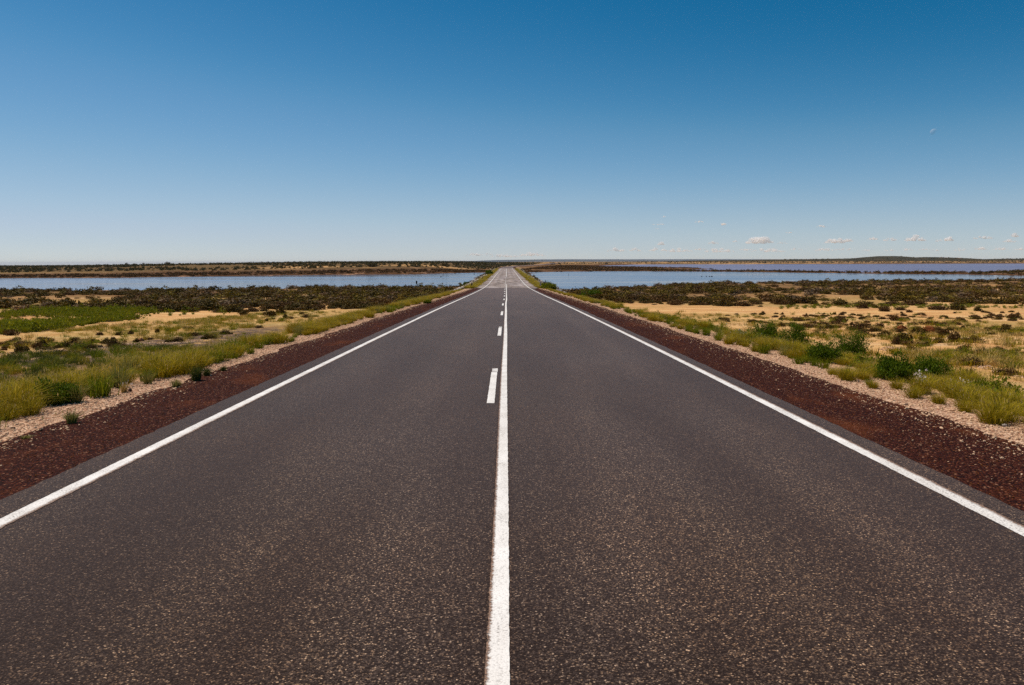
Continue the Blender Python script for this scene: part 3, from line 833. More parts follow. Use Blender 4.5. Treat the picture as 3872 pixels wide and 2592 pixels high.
# ------------------------------------------------------------------ leafy green bushes in the verges
BUSHES = []
def green_bush(px, py, wpx, hpx, label, mat=M_GREEN, dens=1.0, group='green bushes on the right verge'):
    x, y, z, t = at(px, py)
    W_, H_ = wpx / FPX * t, hpx / FPX * t
    e = empty('green_bush', (x, y + 0.25 * W_, z), random.uniform(0, 6.28))
    n = int(9000 * dens); W_ *= 1.12; H_ *= 1.16
    BUSHES.append((x, y + 0.25 * W_, W_ * 0.5))
    p, c = dome_points(n, 150, W_ * 0.5, H_ * 0.95, W_ * 0.075, 0.35, 0.15)
    v, f = leaf_tris(p, max(0.022, 0.0011 * t), 1.3, 0.34)
    link('foliage', mesh_np('foliage', v, f, [mat]), None, e)
    sv, sf = sticks(c[:22], W_ * 0.05, 0.009)
    link('stem', mesh_np('stem', sv, sf, [M_TWIG]), None, e)
    tag(e, label, 'bush', group)
    return e
green_bush(2898, 1304, 98, 88, 'feathery green bush farthest up the right verge, before a twin bush')
green_bush(3010, 1330, 104, 98, 'feathery green bush second from the far end on the right verge')
green_bush(3122, 1376, 112, 80, 'lower left bush of the middle green pair on the right verge')
green_bush(3228, 1364, 130, 104, 'taller right bush of the middle green pair on the right verge')
green_bush(3398, 1448, 122, 92, 'left bush of the nearest green pair on the right verge')
green_bush(3520, 1448, 140, 88, 'right bush of the nearest green pair behind pale seed heads')
green_bush(3735, 1512, 110, 60, 'loose olive green bush at the right photo edge', M_HERB, 0.6)
green_bush(2078, 1096, 48, 22, 'bright green rounded bush beside the right guide post at the causeway', M_HERB, 0.7)
green_bush(2055, 1088, 24, 14, 'small bright green clump touching the right guide post', M_HERB, 0.4)
green_bush(2240, 1126, 70, 22, 'green bush by the right shoulder in front of the dark shrub belt', M_GREEN, 0.6)
green_bush(192, 1528, 126, 90, 'dense dark green bush standing in the golden grass of the left verge', M_GREEN, 1.2, 'green bushes on the left verge')
green_bush(50, 1500, 90, 60, 'olive green bush at the left photo edge behind the golden grass', M_HERB, 0.6, 'green bushes on the left verge')
green_bush(330, 1450, 80, 44, 'low leafy green bush right of the dense dark green one', M_HERB, 0.6, 'green bushes on the left verge')
green_bush(1552, 1143, 34, 14, 'bright green clump under the dark belt left of the road', M_HERB, 0.5, 'green bushes on the left verge')
green_bush(1518, 1152, 40, 13, 'second green clump under the dark belt nearer the camera', M_HERB, 0.5, 'green bushes on the left verge')
green_bush(1614, 1148, 26, 11, 'green tuft on the left shoulder in front of the white boulder', M_HERB, 0.4, 'green bushes on the left verge')
green_bush(1665, 1106, 20, 9, 'green clump right behind the white boulder', M_HERB, 0.4, 'green bushes on the left verge')
green_bush(1630, 1112, 30, 11, 'green clump left of the white boulder', M_HERB, 0.4, 'green bushes on the left verge')
green_bush(1851, 1040, 23, 15, 'round dark green bush on the far left bank of the causeway', M_GREEN, 0.8, 'bushes on the causeway banks')
green_bush(1753, 1089, 18, 11, 'dark green bush at the water on the left causeway bank', M_GREEN, 0.5, 'bushes on the causeway banks')
green_bush(1764, 1078, 18, 9, 'small dark bush at the lake edge beside the left causeway bank', M_GREEN, 0.5, 'bushes on the causeway banks')

# single tussocks that stand out on the pale rubble
def tuft(px, py, wpx, hpx, mat, label, n=220, seed_mat=None):
    x, y, z, t = at(px, py)
    W_, H_ = wpx / FPX * t, hpx / FPX * t
    me = tussock_mesh('grass_tussock', n, H_ * 1.12, 0.55 * W_ / H_ * 0.55, mat, W_ * 0.16, 0.0035, seed_mat)
    o = link('grass_tussock', me); o.location = (x, y + 0.1, z - 0.01)
    return tag(o, label, 'grass tussock', 'single tussocks on the pale verge')
tuft(252, 1606, 62, 52, M_GREY, 'pale grey green tussock alone on the left rubble nearest the camera', 260, M_DRY)
tuft(72, 1663, 46, 18, M_GREY, 'tiny flat tussock on the left rubble at the lower left', 90)
tuft(732, 1442, 62, 62, M_DKGRASS, 'upright dark green tussock at the edge of the left red gravel', 320)
tuft(772, 1424, 46, 34, M_DKGRASS, 'lower dark tussock joined to the upright dark green one', 200)
tuft(836, 1404, 40, 22, M_DKGRASS, 'small dark tussock farthest along the left red gravel', 160)
tuft(656, 1468, 52, 36, M_GREY, 'grey tussock on the rubble just nearer than the dark green tussock', 220)
tuft(457, 1486, 36, 42, M_DRY, 'bleached straw tussock with seed heads beside the round dark stone', 120, M_FLOWER)
tuft(3495, 1500, 70, 62, M_GOLD, 'golden grass clump with brown base in front of the nearest green bushes', 300, M_DRY)
tuft(2857, 1322, 24, 28, M_GREY, 'grey leaved tussock at the grass edge below the first green bush', 160)
tuft(2805, 1290, 60, 40, M_GREY, 'silvery grass clump left of the first green bush', 260, M_FLOWER)
tuft(1170, 1222, 36, 36, M_GREY, 'silvery upright tussock in the left grass strip', 180)
tuft(1425, 1185, 32, 24, M_GREY, 'silvery upright tussock farther along the left grass strip', 160)

# pale flowers over the herbs by the nearest bushes
def flowers(px, py, wpx, hpx, label, n=160):
    x, y, z, t = at(px, py)
    W_, H_ = wpx / FPX * t, hpx / FPX * t
    p, c = dome_points(n, 40, W_ * 0.5, H_, W_ * 0.05, 0.5, 0.6)
    v, f = leaf_tris(p, 0.014, 0.2, 0.8)
    e = empty('flowering_herb', (x, y - 0.1, z))
    tag(link('flower_heads', mesh_np('flower_heads', v, f, [M_FLOWER]), None, e), kind='stuff')
    sv, sf = sticks(c, W_ * 0.08, 0.004)
    link('stem', mesh_np('stem', sv, sf, [M_HERB]), None, e)
    return tag(e, label, 'flowering herb', 'flowering herbs on the right verge')
flowers(3470, 1462, 60, 80, 'tall herb with pale seed heads before the nearest green bushes', 130)
flowers(3625, 1478, 76, 46, 'herb with whitish flowers right of the nearest green bushes', 150)

# ------------------------------------------------------------------ verge grass and herbs (masses)
def strip(n, side, y0, y1, s0, s1, power=1.6):
    y = y0 + (y1 - y0) * rng.uniform(0, 1, n) ** power
    s = rng.uniform(s0, s1, n)
    return np.column_stack([side * s + road_x(y), y])
def thin(q, dmin):
    keep, cell = [], {}
    for i, (a, b) in enumerate(q):
        ca, cb = int(a // dmin), int(b // dmin); ok = True
        for u in (-1, 0, 1):
            for v in (-1, 0, 1):
                for j in cell.get((ca + u, cb + v), ()):
                    if (q[j][0] - a) ** 2 + (q[j][1] - b) ** 2 < dmin * dmin: ok = False
        if ok: cell.setdefault((ca, cb), []).append(i); keep.append(i)
    return q[keep]
def clear_of_bushes(q):
    k = np.ones(len(q), dtype=bool)
    for bx, by, br_ in BUSHES:
        L_ = math.hypot(bx, by); ux, uy = bx / L_, by / L_
        dx, dy = q[:, 0] - bx, q[:, 1] - by
        al = dx * ux + dy * uy; ac = np.abs(dx * uy - dy * ux)
        k &= ~((ac < br_ * 0.85) & (al > -br_ - 0.6) & (al < br_))
    return q[k]
gl = strip(4000, -1, 2.5, 130, 5.6, 9.0)
nL = fbm(gl[:, 0] * 0.5, gl[:, 1] * 0.25, 71); gl = gl[(np.abs(gl[:, 0]) < 6.9 + 2.4 * nL) & (np.abs(gl[:, 0]) > 5.42 + 0.65 * fbm(gl[:, 1] * 0.5, gl[:, 1] * 0, 73))]
gl = gl[np.abs(gl[:, 0]) > 5.7 + 1.2 * sstep(70, 118, gl[:, 1])]
gr = strip(4000, 1, 2.5, 118, 5.5, 9.2)
nR = fbm(gr[:, 0] * 0.5, gr[:, 1] * 0.25, 72); gr = gr[(np.abs(gr[:, 0]) < 6.8 + 2.6 * nR) & (np.abs(gr[:, 0]) > 5.38 + 0.5 * fbm(gr[:, 1] * 0.5, gr[:, 1] * 0, 74))]
gl = gl[fbm(gl[:, 0] * 0.7, gl[:, 1] * 0.4, 86) > 0.34]; gr = gr[fbm(gr[:, 0] * 0.7, gr[:, 1] * 0.4, 87) > 0.34]
gl, gr = thin(clear_of_bushes(gl), 0.30), thin(clear_of_bushes(gr), 0.30)
for nm, q, mix_, lb in (('verge_grass', gl, (0.80, 0.07, 0.13), 'golden tussock grass in a strip along the left verge'),
                        ('verge_grass', gr, (0.70, 0.10, 0.20), 'golden and green grass in a strip along the right verge')):
    n = len(q)
    kit = GOLD + GREYT + GRNT
    pn = fbm(q[:, 0] * 0.35, q[:, 1] * 0.18, 77) + rng.normal(0, 0.12, n)
    th = np.quantile(pn, [mix_[0], mix_[0] + mix_[1]])
    idx = np.where(pn < th[0], rng.integers(0, 6, n), np.where(pn < th[1], 6 + rng.integers(0, 3, n), 9 + rng.integers(0, 4, n)))
    sc = rng.uniform(0.5, 1.15, n) * (0.55 + 0.9 * fbm(q[:, 0] * 0.6, q[:, 1] * 0.35, 85)) * np.interp(q[:, 1], [0, 60, 130], [1, 0.95, 0.8]) * (0.82 if q[0, 0] < 0 else 0.62)
    S = np.column_stack([sc * rng.uniform(0.9, 1.3, n), sc * rng.uniform(0.9, 1.3, n), sc])
    scatter(nm, with_z(q), rng.uniform(0, 6.28, n), S, idx, kit, lb, 'grass')

# short grass on the flats, plan patches taken from the photograph
def patch(n, pix=None, poly=None): return in_poly(n, poly or plan(pix))
sgl = np.vstack([patch(1300, [(0, 1275), (500, 1215), (1150, 1170), (1250, 1185), (700, 1290), (0, 1320)]),
                 patch(160, poly=[(-6.5, 5), (-14, 10), (-14, 26), (-9, 40), (-6.5, 60)]),
                 patch(260, poly=[(-8, 40), (-7, 110), (-12, 90), (-18, 60)])])
sgr = np.vstack([patch(700, [(2600, 1200), (3872, 1230), (3872, 1300), (3300, 1290), (2650, 1250)]),
                 patch(330, poly=[(7, 8), (14, 14), (18, 26), (9, 44), (7, 40)]),
                 patch(420, [(3300, 1300), (3872, 1310), (3872, 1400), (3450, 1385)]),
                 patch(320, poly=[(7.5, 40), (7, 112), (11, 95), (14, 75), (18, 55)])])
for q, lb in ((sgl, 'sparse short dry grass over the left flat'), (sgr, 'sparse short dry grass over the right flat')):
    q = q[(fbm(q[:, 0] * 0.25, q[:, 1] * 0.2, 78) > 0.52) | (rng.uniform(size=len(q)) < 0.13)]; q = clear_of_bushes(q); n = len(q)
    scatter('short_grass', with_z(q), rng.uniform(0, 6.28, n), rng.uniform(0.6, 1.5, n), rng.integers(0, 6, n), SHORT, lb, 'grass')
tf = np.vstack([patch(420, [(2700, 1190), (3872, 1185), (3872, 1400), (3560, 1360), (3000, 1250), (2700, 1225)]), patch(200, [(0, 1290), (700, 1240), (1150, 1185), (900, 1270), (300, 1335), (0, 1345)])])
tf = clear_of_bushes(tf[fbm(tf[:, 0] * 0.2, tf[:, 1] * 0.15, 88) > 0.40]); n = len(tf)
scatter('sand_tufts', with_z(tf), rng.uniform(0, 6.28, n), np.column_stack([rng.uniform(0.2, 0.6, n)] * 2 + [rng.uniform(0.2, 0.5, n)]), rng.integers(0, 9, n), FLATSH[:5] + HERB[:2] + OLIVET[:2], 'tiny tufts and cushions dotted over the sand flats', 'tufts')
hb = patch(1500, [(0, 1190), (250, 1166), (700, 1170), (900, 1164), (880, 1186), (600, 1196), (350, 1222), (230, 1250), (0, 1262)])
hb2 = patch(900, poly=[(-7.5, 8), (-13, 9), (-17, 18), (-13, 26), (-8.2, 24)])
hb2 = hb2[fbm(hb2[:, 0] * 0.4, hb2[:, 1] * 0.3, 80) > 0.40]
hb = hb[(fbm(hb[:, 0] * 0.22, hb[:, 1] * 0.16, 79) > 0.46) | (rng.uniform(size=len(hb)) < 0.12)]; n = len(hb)
scatter('green_herbs', with_z(hb), rng.uniform(0, 6.28, n), rng.uniform(0.3, 1.2, n), np.where(fbm(hb[:, 0] * 0.12, hb[:, 1] * 0.2, 83) + rng.normal(0, 0.08, n) > 0.52, rng.integers(5, 9, n), rng.integers(0, 5, n)), HERB + GRNT, 'patch of low bright green herbs on the left flat', 'herbs')
n = len(hb2)
scatter('verge_herbs', with_z(clear_of_bushes(hb2))[:n], rng.uniform(0, 6.28, len(clear_of_bushes(hb2))), rng.uniform(0.3, 0.75, len(clear_of_bushes(hb2))), rng.integers(0, 4, len(clear_of_bushes(hb2))), OLIVET, 'thin olive grass behind the golden strip on the left', 'grass')
hr = np.vstack([patch(220, [(2950, 1160), (3250, 1158), (3872, 1165), (3872, 1175), (3300, 1172), (2950, 1172)]), patch(180, poly=[(6.6, 9), (8.5, 10), (9, 22), (7.2, 40), (6.6, 30)])])
n = len(hr)
scatter('green_herbs', with_z(hr), rng.uniform(0, 6.28, n), rng.uniform(0.3, 0.6, n), rng.integers(0, 5, n), HERB, 'low green herbs between the right verge and the shrub belt', 'herbs')
# causeway bank grass
cb = np.vstack([strip(500, sgn, 119, 470, 5.1, 6.5, 1.0) for sgn in (-1, 1)]); n = len(cb)
scatter('bank_grass', with_z(cb), rng.uniform(0, 6.28, n), np.column_stack([rng.uniform(1.2, 2.2, n)] * 2 + [rng.uniform(0.6, 1.1, n)]), rng.integers(0, 6, n), GOLD, 'dry yellow grass on the causeway banks', 'grass')

# ------------------------------------------------------------------ shrub belts before the lakes
def belt(n, P, keepfun):
    q = in_poly(n, P); w = water_sd(q[:, 0], q[:, 1])
    s = np.abs(q[:, 0] - road_x(q[:, 1]))
    k = (w < -0.5) & (s > 9.0) & keepfun(q)
    return q[k]
BR = [(9, 146), (10, 118), (13, 86), (21, 79), (52, 77), (100, 84), (190, 150), (215, 252), (150, 232), (80, 214), (30, 186), (18, 164)]
BL = [(-9, 176), (-10, 118), (-11, 90), (-14, 75), (-24, 69), (-50, 75), (-75, 79), (-130, 110), (-170, 150), (-100, 164), (-60, 172), (-30, 174)]
br = belt(7500, BR, lambda q: (fbm(q[:, 0] * 0.07, q[:, 1] * 0.06, 81) > 0.36 + 0.10 * sstep(120, 190, q[:, 1])) | (rng.uniform(size=len(q)) < 0.12))
dens_l = lambda q: fbm(q[:, 0] * 0.10, q[:, 1] * 0.06, 82) > 0.34 + 0.20 * sstep(15, 70, -q[:, 0])
bl = belt(6500, BL, lambda q: dens_l(q) | (rng.uniform(size=len(q)) < 0.10))
for q, side, kit_side in ((br, 'right', 'lake right of the road'), (bl, 'left', 'lake left of the road')):
    d = np.hypot(q[:, 0], q[:, 1]); o_ = np.argsort(d); q = q[o_]
    nn = 145
    P3 = with_z(q, -0.03)
    size = 0.6 + 2.1 * rng.uniform(0, 1, len(q)) ** 2.0; hh = rng.uniform(0.42, 0.80, len(q))
    for i in range(nn):
        o = link('saltbush', random.choice(SALT))
        o.location = P3[i]; o.scale = (size[i], size[i], size[i] * hh[i]); o.rotation_euler = (0, 0, random.uniform(0, 6.28))
        wd = 'large' if size[i] > 1.6 else ('medium' if size[i] > 1.1 else 'small')
        ax = abs(q[i, 0])
        where = 'close to the road' if ax < 18 else ('a little way off the road' if ax < 32 else ('halfway to the photo edge' if ax < 45 else 'towards the photo edge'))
        tag(o, '%s dark saltbush edging the %s shrub belt, %s' % (wd, side, where), 'shrub', '%s saltbushes, %s belt, %s' % (wd, side, where))
    m = len(q) - nn
    S = np.column_stack([size[nn:], size[nn:], size[nn:] * hh[nn:]])
    scatter('saltbush_belt', P3[nn:], rng.uniform(0, 6.28, m), S, rng.integers(0, 6, m), SALT_LOW, 'dense dark belt of saltbush growing up to the %s' % kit_side, 'shrubs')

# far scrub, samphire flats and the spit
def far_mass(name, n, P, kit, smin, smax, label, cat, cond):
    q = in_poly(n, P); w = water_sd(q[:, 0], q[:, 1]); k = cond(q, w) & (np.abs(q[:, 0] - road_x(q[:, 1])) > 7)
    q = q[k]; m = len(q); s_ = rng.uniform(smin, smax, m)
    scatter(name, with_z(q, -0.05), rng.uniform(0, 6.28, m), s_, rng.integers(0, len(kit), m), kit, label, cat)
far_mass('samphire', 5200, [(-9, 415), (-20, 404), (-50, 362), (-110, 334), (-146, 300), (-200, 294), (-330, 270), (-380, 300), (-250, 345), (-120, 385), (-60, 430), (-15, 470)], SAMPH, 0.8, 2.0,
         'brown samphire along the far shore of the left lake', 'samphire', lambda q, w: (w < 0.3) & (w > -26))
far_mass('samphire', 6000, [(9, 408), (60, 444), (82, 446), (135, 396), (160, 340), (186, 318), (206, 350), (172, 366), (144, 428), (124, 534), (148, 552), (140, 612), (114, 665), (102, 783), (80, 886), (40, 700), (20, 560), (9, 480)], SAMPH, 0.7, 1.9,
         'brown samphire on the tongue between the right lakes', 'samphire', lambda q, w: (w < 0.2) & (fbm(q[:, 0] * 0.05, q[:, 1] * 0.05, 91) > 0.40))
far_mass('spit_shrubs', 900, [(82, 446), (135, 396), (160, 340), (186, 318), (200, 290), (250, 270), (280, 400), (240, 380), (206, 350), (172, 366), (144, 428), (90, 480)], SALT_LOW, 0.9, 2.2,
         'row of small shrubs on the thin sand spit in the right lake', 'shrubs', lambda q, w: (w < -0.5) & (fbm(q[:, 0] * 0.11, q[:, 1] * 0.11, 92) > 0.42))
far_mass('far_scrub', 15000, [(-10, 470), (-60, 420), (-150, 360), (-400, 300), (-700, 420), (-600, 900), (-200, 1300), (0, 1500), (60, 1300), (30, 900), (4, 640)], FARSH, 0.8, 2.6,
         'low green scrub over the rise beyond the left lake', 'scrub', lambda q, w: (w < -12) & ((fbm(q[:, 0] * 0.02, q[:, 1] * 0.02, 93) > 0.36) | (q[:, 1] > 650)))
far_mass('far_scrub', 3500, [(40, 780), (70, 1000), (150, 1420), (400, 1420), (1700, 1380), (1900, 2100), (400, 2200), (80, 1500)], FARSH, 1.2, 3.6,
         'low scrub beyond the right lakes', 'scrub', lambda q, w: (w < -8) & (fbm(q[:, 0] * 0.012, q[:, 1] * 0.012, 94) > 0.36))

# larger bushes on the far side that one can tell apart
FB = [(1403, 1009, 40, 17, 'biggest dark bush on the orange bank across the left lake'), (1683, 1007, 36, 12, 'wide dark bush on the far bank left of the causeway end'),
      (478, 998, 14, 9, 'round dark tree on the left skyline, leftmost of three'), (543, 993, 10, 6, 'small dark tree on the left skyline, second of three'), (632, 996, 24, 9, 'wide dark tree on the left skyline, third of three'),
      (629, 1010, 16, 8, 'dark bush on the green slope below the wide skyline tree'), (685, 1013, 20, 8, 'low dark bush on the slope across the left lake'),
      (512, 1017, 14, 8, 'dark bush low on the slope near the far left shore'), (412, 1009, 12, 6, 'dark bush at mid slope across the left lake'), (889, 1015, 12, 9, 'dark bush above the bright green strip across the lake'),
      (941, 1018, 18, 7, 'low dark bush beside the bright green strip across the lake'), (1095, 996, 14, 7, 'dark skyline bush above the orange bank, left one'), (1169, 1003, 14, 9, 'dark bush at the left end of the orange bank'),
      (1203, 1006, 10, 8, 'small dark bush on top of the orange bank'), (1337, 994, 12, 7, 'dark skyline bush above the orange bank, right one'), (1571, 1000, 14, 7, 'dark bush on the slope left of the causeway end'),
      (2018, 988, 10, 6, 'dark tree on the skyline left of the far road'), (2038, 989, 10, 4, 'low dark tree on the skyline by the far road'), (2093, 996, 6, 5, 'dark bush beside the far bend of the road'),
      (1727, 1003, 12, 8, 'dark bush behind the wide bush near the causeway end'), (1808, 996, 12, 7, 'dark bush on the rise behind the causeway, left one'), (1826, 1001, 10, 7, 'dark bush on the rise behind the causeway, right one'),
      (2293, 1000, 12, 7, 'dark bush on the shore beyond the right lakes')]
for px, py, w, h, lb in FB:
    x, y, z, t = at(px, max(py, 996.5))
    t = min(t, 1500)
    x, y, _z = on_plane(px, py, t); z = H(x, y)
    e = empty('far_bush', (x, y, z - 0.1), random.uniform(0, 6.28))
    W_, H_ = w / FPX * t, h / FPX * t
    p, c = dome_points(700, 40, W_ * 0.5, H_, W_ * 0.07, 0.35, 0.4)
    v, f = leaf_tris(p, W_ * 0.05, 0.2, 0.6)
    link('foliage', mesh_np('foliage', v, f, [M_SALT]), None, e)
    sv, sf = sticks(c[:10], W_ * 0.05, W_ * 0.015)
    link('stem', mesh_np('stem', sv, sf, [M_TWIG]), None, e)
    tag(e, lb, 'bush', 'bushes on the far shores')

# ------------------------------------------------------------------ rubble and riprap
def rubble(side, n, s0, s1, y0, y1, smin, smax, power=2.2, core=None):
    y = y0 + (y1 - y0) * rng.uniform(0, 1, n) ** power
    s = rng.uniform(s0, s1, n) if core is None else rng.normal(core[0], core[1], n)
    q = np.column_stack([side * s + road_x(y), y])
    sz = (smin + (smax - smin) * rng.uniform(0, 1, n) ** 3) * np.interp(y, [0, 30, 120], [1, 1.3, 2.2])
    return q, sz
def rub_scatter(name, q, sz, kit, label):
    m = len(q); P = with_z(q)
    P[:, 2] = np.maximum(P[:, 2], road_z(q[:, 1]) + shz(q[:, 0], q[:, 1]) * (np.abs(q[:, 0]) < 5.3) - 9 * (np.abs(q[:, 0]) >= 5.3))
    scatter(name, P, rng.uniform(0, 6.28, m), sz, rng.integers(0, len(kit), m), kit, label, 'rubble', tilt=rng.normal(0, 0.25, (m, 2)))
for side, nm in ((-1, 'left'), (1, 'right')):
    q1, z1 = rubble(side, 28000, 0, 0, 2.5, 118, 0.014, 0.060, 2.6, (5.75, 0.33))
    q2, z2 = rubble(side, 9000 if side > 0 else 4000, 0, 0, 2.5, 118, 0.009, 0.032, 2.3, (5.25, 0.45 if side > 0 else 0.2))
    q = np.vstack([q1, q2]); sz = np.concatenate([z1, z2]); k = (np.abs(q[:, 0]) > 4.0) & (np.abs(q[:, 0]) < 7.2)
    rub_scatter('pale_rubble', q[k], sz[k], PSTONE, 'pale pinkish rubble strewn along the %s shoulder' % nm)
    q, sz = rubble(side, 11000, 3.72, 5.4, 2.5, 70, 0.009, 0.024, 2.4)
    rub_scatter('red_chips', q, sz, RSTONE, 'loose red chips on the %s gravel shoulder' % nm)
q = np.vstack([in_poly(1500, plan([(0, 1330), (0, 1350), (300, 1330), (620, 1310), (820, 1280), (600, 1290), (300, 1310)])), in_poly(900, plan([(3320, 1330), (3560, 1365), (3872, 1440), (3872, 1425), (3500, 1330), (3350, 1310)]))])
rub_scatter('sand_stones', q, rng.uniform(0.02, 0.10, len(q)) ** 1.0, PSTONE, 'pinkish stones strewn on the sand behind the verges')

# riprap on the causeway banks
for side, nm in ((-1, 'left'), (1, 'right')):
    n = 620
    y = 122 + (470 - 122) * rng.uniform(0, 1, n) ** 1.3; s = rng.uniform(6.5, 9.6, n)
    q = np.column_stack([side * s, y]); P = with_z(q, -0.04); P[:, 2] = np.maximum(P[:, 2], -0.1)
    sz = rng.uniform(0.4, 1.1, n)
    o_ = np.argsort(y); P, sz = P[o_], sz[o_]
    nb = 90
    for i in range(nb):
        o = link('riprap_rock', random.choice(RIPRAP)); o.location = P[i]; o.scale = (sz[i],) * 3; o.rotation_euler = (random.uniform(-.3, .3), random.uniform(-.3, .3), random.uniform(0, 6.28))
        wd = 'large' if sz[i] > 0.72 else ('medium' if sz[i] > 0.5 else 'small')
        tn = 'whitish' if o.data.materials[0] == M_WHITEROCK else 'grey'
        pl = 'at the start of' if P[i][1] < 150 else 'a little way along'
        tag(o, '%s %s riprap rock %s the %s causeway bank' % (wd, tn, pl, nm), 'rock', '%s %s riprap %s the %s bank' % (wd, tn, pl, nm))
    m = n - nb
    scatter('riprap', P[nb:], rng.uniform(0, 6.28, m), sz[nb:], rng.integers(0, 6, m), RIPRAP, 'grey riprap farther along the %s causeway bank' % nm, 'rocks', tilt=rng.normal(0, 0.3, (m, 2)))
    n = 70
    y = 125 + 330 * rng.uniform(0, 1, n); q = np.column_stack([side * rng.uniform(7.2, 9.6, n), y])
    scatter('bank_shrubs', with_z(q, 0), rng.uniform(0, 6.28, n), rng.uniform(0.7, 1.6, n), rng.integers(0, 6, n), SALT_LOW, 'small dark shrubs between the rocks of the %s causeway bank' % nm, 'shrubs')
WR = [(2103, 1089, 9, 6), (2112, 1093, 9, 5), (2119, 1097, 10, 6), (2128, 1099, 9, 6), (2136, 1102, 10, 6), (2143, 1103, 9, 6), (2160, 1101, 8, 5), (2096, 1086, 8, 5)]
WORDS = ['first', 'second', 'third', 'fourth', 'fifth', 'sixth', 'last', 'hindmost']
for i, (px, py, w, h) in enumerate(WR):
    rock(px, py, w, h, M_WHITEROCK, '%s white rock in the row behind the bright green bush right of the causeway' % WORDS[i], 200 + i, group='white rocks right of the causeway')

# ------------------------------------------------------------------ guide posts
def guide_post(px, py, hpx, mat, label, wmul=1.0):
    x, y, z, t = at(px, py)
    h = hpx / FPX * t * 1.1; w = 0.12 * wmul
    e = empty('guide_post', (x, y - 1.5, H(x, y - 1.5) - 0.05))
    tvs = []; F = []
    prof = [(-w / 2, -0.02), (w / 2, -0.02), (w / 2 + 0.0, 0.015), (0.012, 0.03), (-0.012, 0.03), (-w / 2, 0.015)]
    n = len(prof)
    for zz, k_ in ((0, 1.05), (h * 0.86, 1.0), (h, 0.9)):
        tvs += [(a * k_, b, zz + (0.03 if zz == h and a > 0 else 0)) for a, b in prof]
    for lv_ in range(2):
        for i in range(n):
            F.append([lv_ * n + i, lv_ * n + (i + 1) % n, (lv_ + 1) * n + (i + 1) % n, (lv_ + 1) * n + i])
    F += [list(range(n))[::-1], list(range(2 * n, 3 * n))]
    link('post', mesh_np('post', tvs, F, [mat]), None, e)
    rv = [(-0.03, -0.026, h * 0.78), (0.03, -0.026, h * 0.78), (0.03, -0.026, h * 0.90), (-0.03, -0.026, h * 0.90), (-0.03, -0.018, h * 0.78), (0.03, -0.018, h * 0.78), (0.03, -0.018, h * 0.90), (-0.03, -0.018, h * 0.90)]
    link('reflector', mesh_np('reflector', rv, [[0, 1, 2, 3], [5, 4, 7, 6], [0, 4, 5, 1], [1, 5, 6, 2], [2, 6, 7, 3], [3, 7, 4, 0]], [M_REFL]), None, e)
    return tag(e, label, 'guide post', 'guide posts along the causeway')
guide_post(1785, 1087.5, 18, M_POSTB, 'dark timber guide post on the left where the pale causeway starts', 1.7)
guide_post(2042, 1089, 22, M_POSTW, 'weathered white guide post on the right where the pale causeway starts', 1.7)
guide_post(1826, 1058, 13, M_POSTB, 'second dark guide post along the left causeway bank')
guide_post(2002, 1058.5, 9, M_POSTW, 'second pale guide post along the right causeway bank')
guide_post(1832, 1042, 9, M_POSTW, 'third, pale guide post farther along the left causeway bank')

# ------------------------------------------------------------------ things standing in the lakes
def lump(px, py, wpx, hpx, name, label, cat, mat, tall=False, group=None):
    x, y, z, t = at(px, py)
    w, h = wpx / FPX * t, hpx / FPX * t
    v, f = ico(3)
    nz = fbm(v[:, 0] * 3 + 4, v[:, 1] * 3 + v[:, 2] * 4, int(px) % 97)
    v = v * (1 + 0.45 * (nz[:, None] - 0.5))
    if tall:
        rr = np.hypot(v[:, 0], v[:, 1])[:, None]; v[:, :2] *= (0.75 + 0.25 * rr) / np.maximum(rr, 0.35)
        v[:, 2] = np.sign(v[:, 2]) * np.abs(v[:, 2]) ** 0.6
    v = v * np.array([w / 2, w / 2 * 0.8, h * (0.5 if tall else 0.7)]); v[:, 2] += h * (0.42 if tall else 0.2)
    o = link(name, mesh_np(name, v, f, [mat])); o.location = (x, y, 0)
    return tag(o, label, cat, group)
lump(1575, 1071, 6, 10, 'tree_stump', 'dark upright stump standing in the left lake', 'stump', M_DARKWOOD, True)
lump(1667, 1048, 6, 3, 'lake_clump', 'flat dark clump in the left lake near the causeway', 'clump', M_DARKWOOD)
lump(1720.5, 1036.5, 4, 3, 'lake_clump', 'small dark clump near the far shore of the left lake', 'clump', M_DARKWOOD)
lump(1793, 1037.5, 5, 3, 'lake_clump', 'small dark clump in the left lake close to the causeway end', 'clump', M_DARKWOOD)
for i, (px, w) in enumerate(((2653, 5), (2671, 4), (2682, 5), (2691, 8))):
    lump(px, 1049, w, 3, 'lake_clump', '%s of four tiny dark clumps in a row on the right lake' % ('leftmost', 'second', 'third', 'rightmost')[i], 'clump', M_DARKWOOD, group='dark clumps on the right lake')
def thin_pole(px, py, hpx, mat, label):
    x, y, z, t = at(px, py); h = hpx / FPX * t; w = max(0.05, 0.00014 * t)
    v = []
    for zz, r_ in ((-0.3, w), (h * 0.7, w * 0.9), (h, w * 0.7)):
        v += [(r_ * math.cos(a * 1.0472), r_ * math.sin(a * 1.0472), zz) for a in range(6)]
    F = [[l_ * 6 + i, l_ * 6 + (i + 1) % 6, l_ * 6 + 6 + (i + 1) % 6, l_ * 6 + 6 + i] for l_ in range(2) for i in range(6)] + [list(range(12, 18))]
    o = link('lake_pole', mesh_np('lake_pole', v, F, [mat])); o.location = (x, y, 0)
    return tag(o, label, 'pole')
thin_pole(2150, 1043, 8, M_DARKWOOD, 'thin dark pole standing in the right lake near the causeway')
thin_pole(3351, 1007.5, 5, M_REFL, 'tiny red marker pole far out in the right lake')
thin_pole(1678, 1043, 5, M_DARKWOOD, 'thin dark pole standing in the left lake near the causeway')

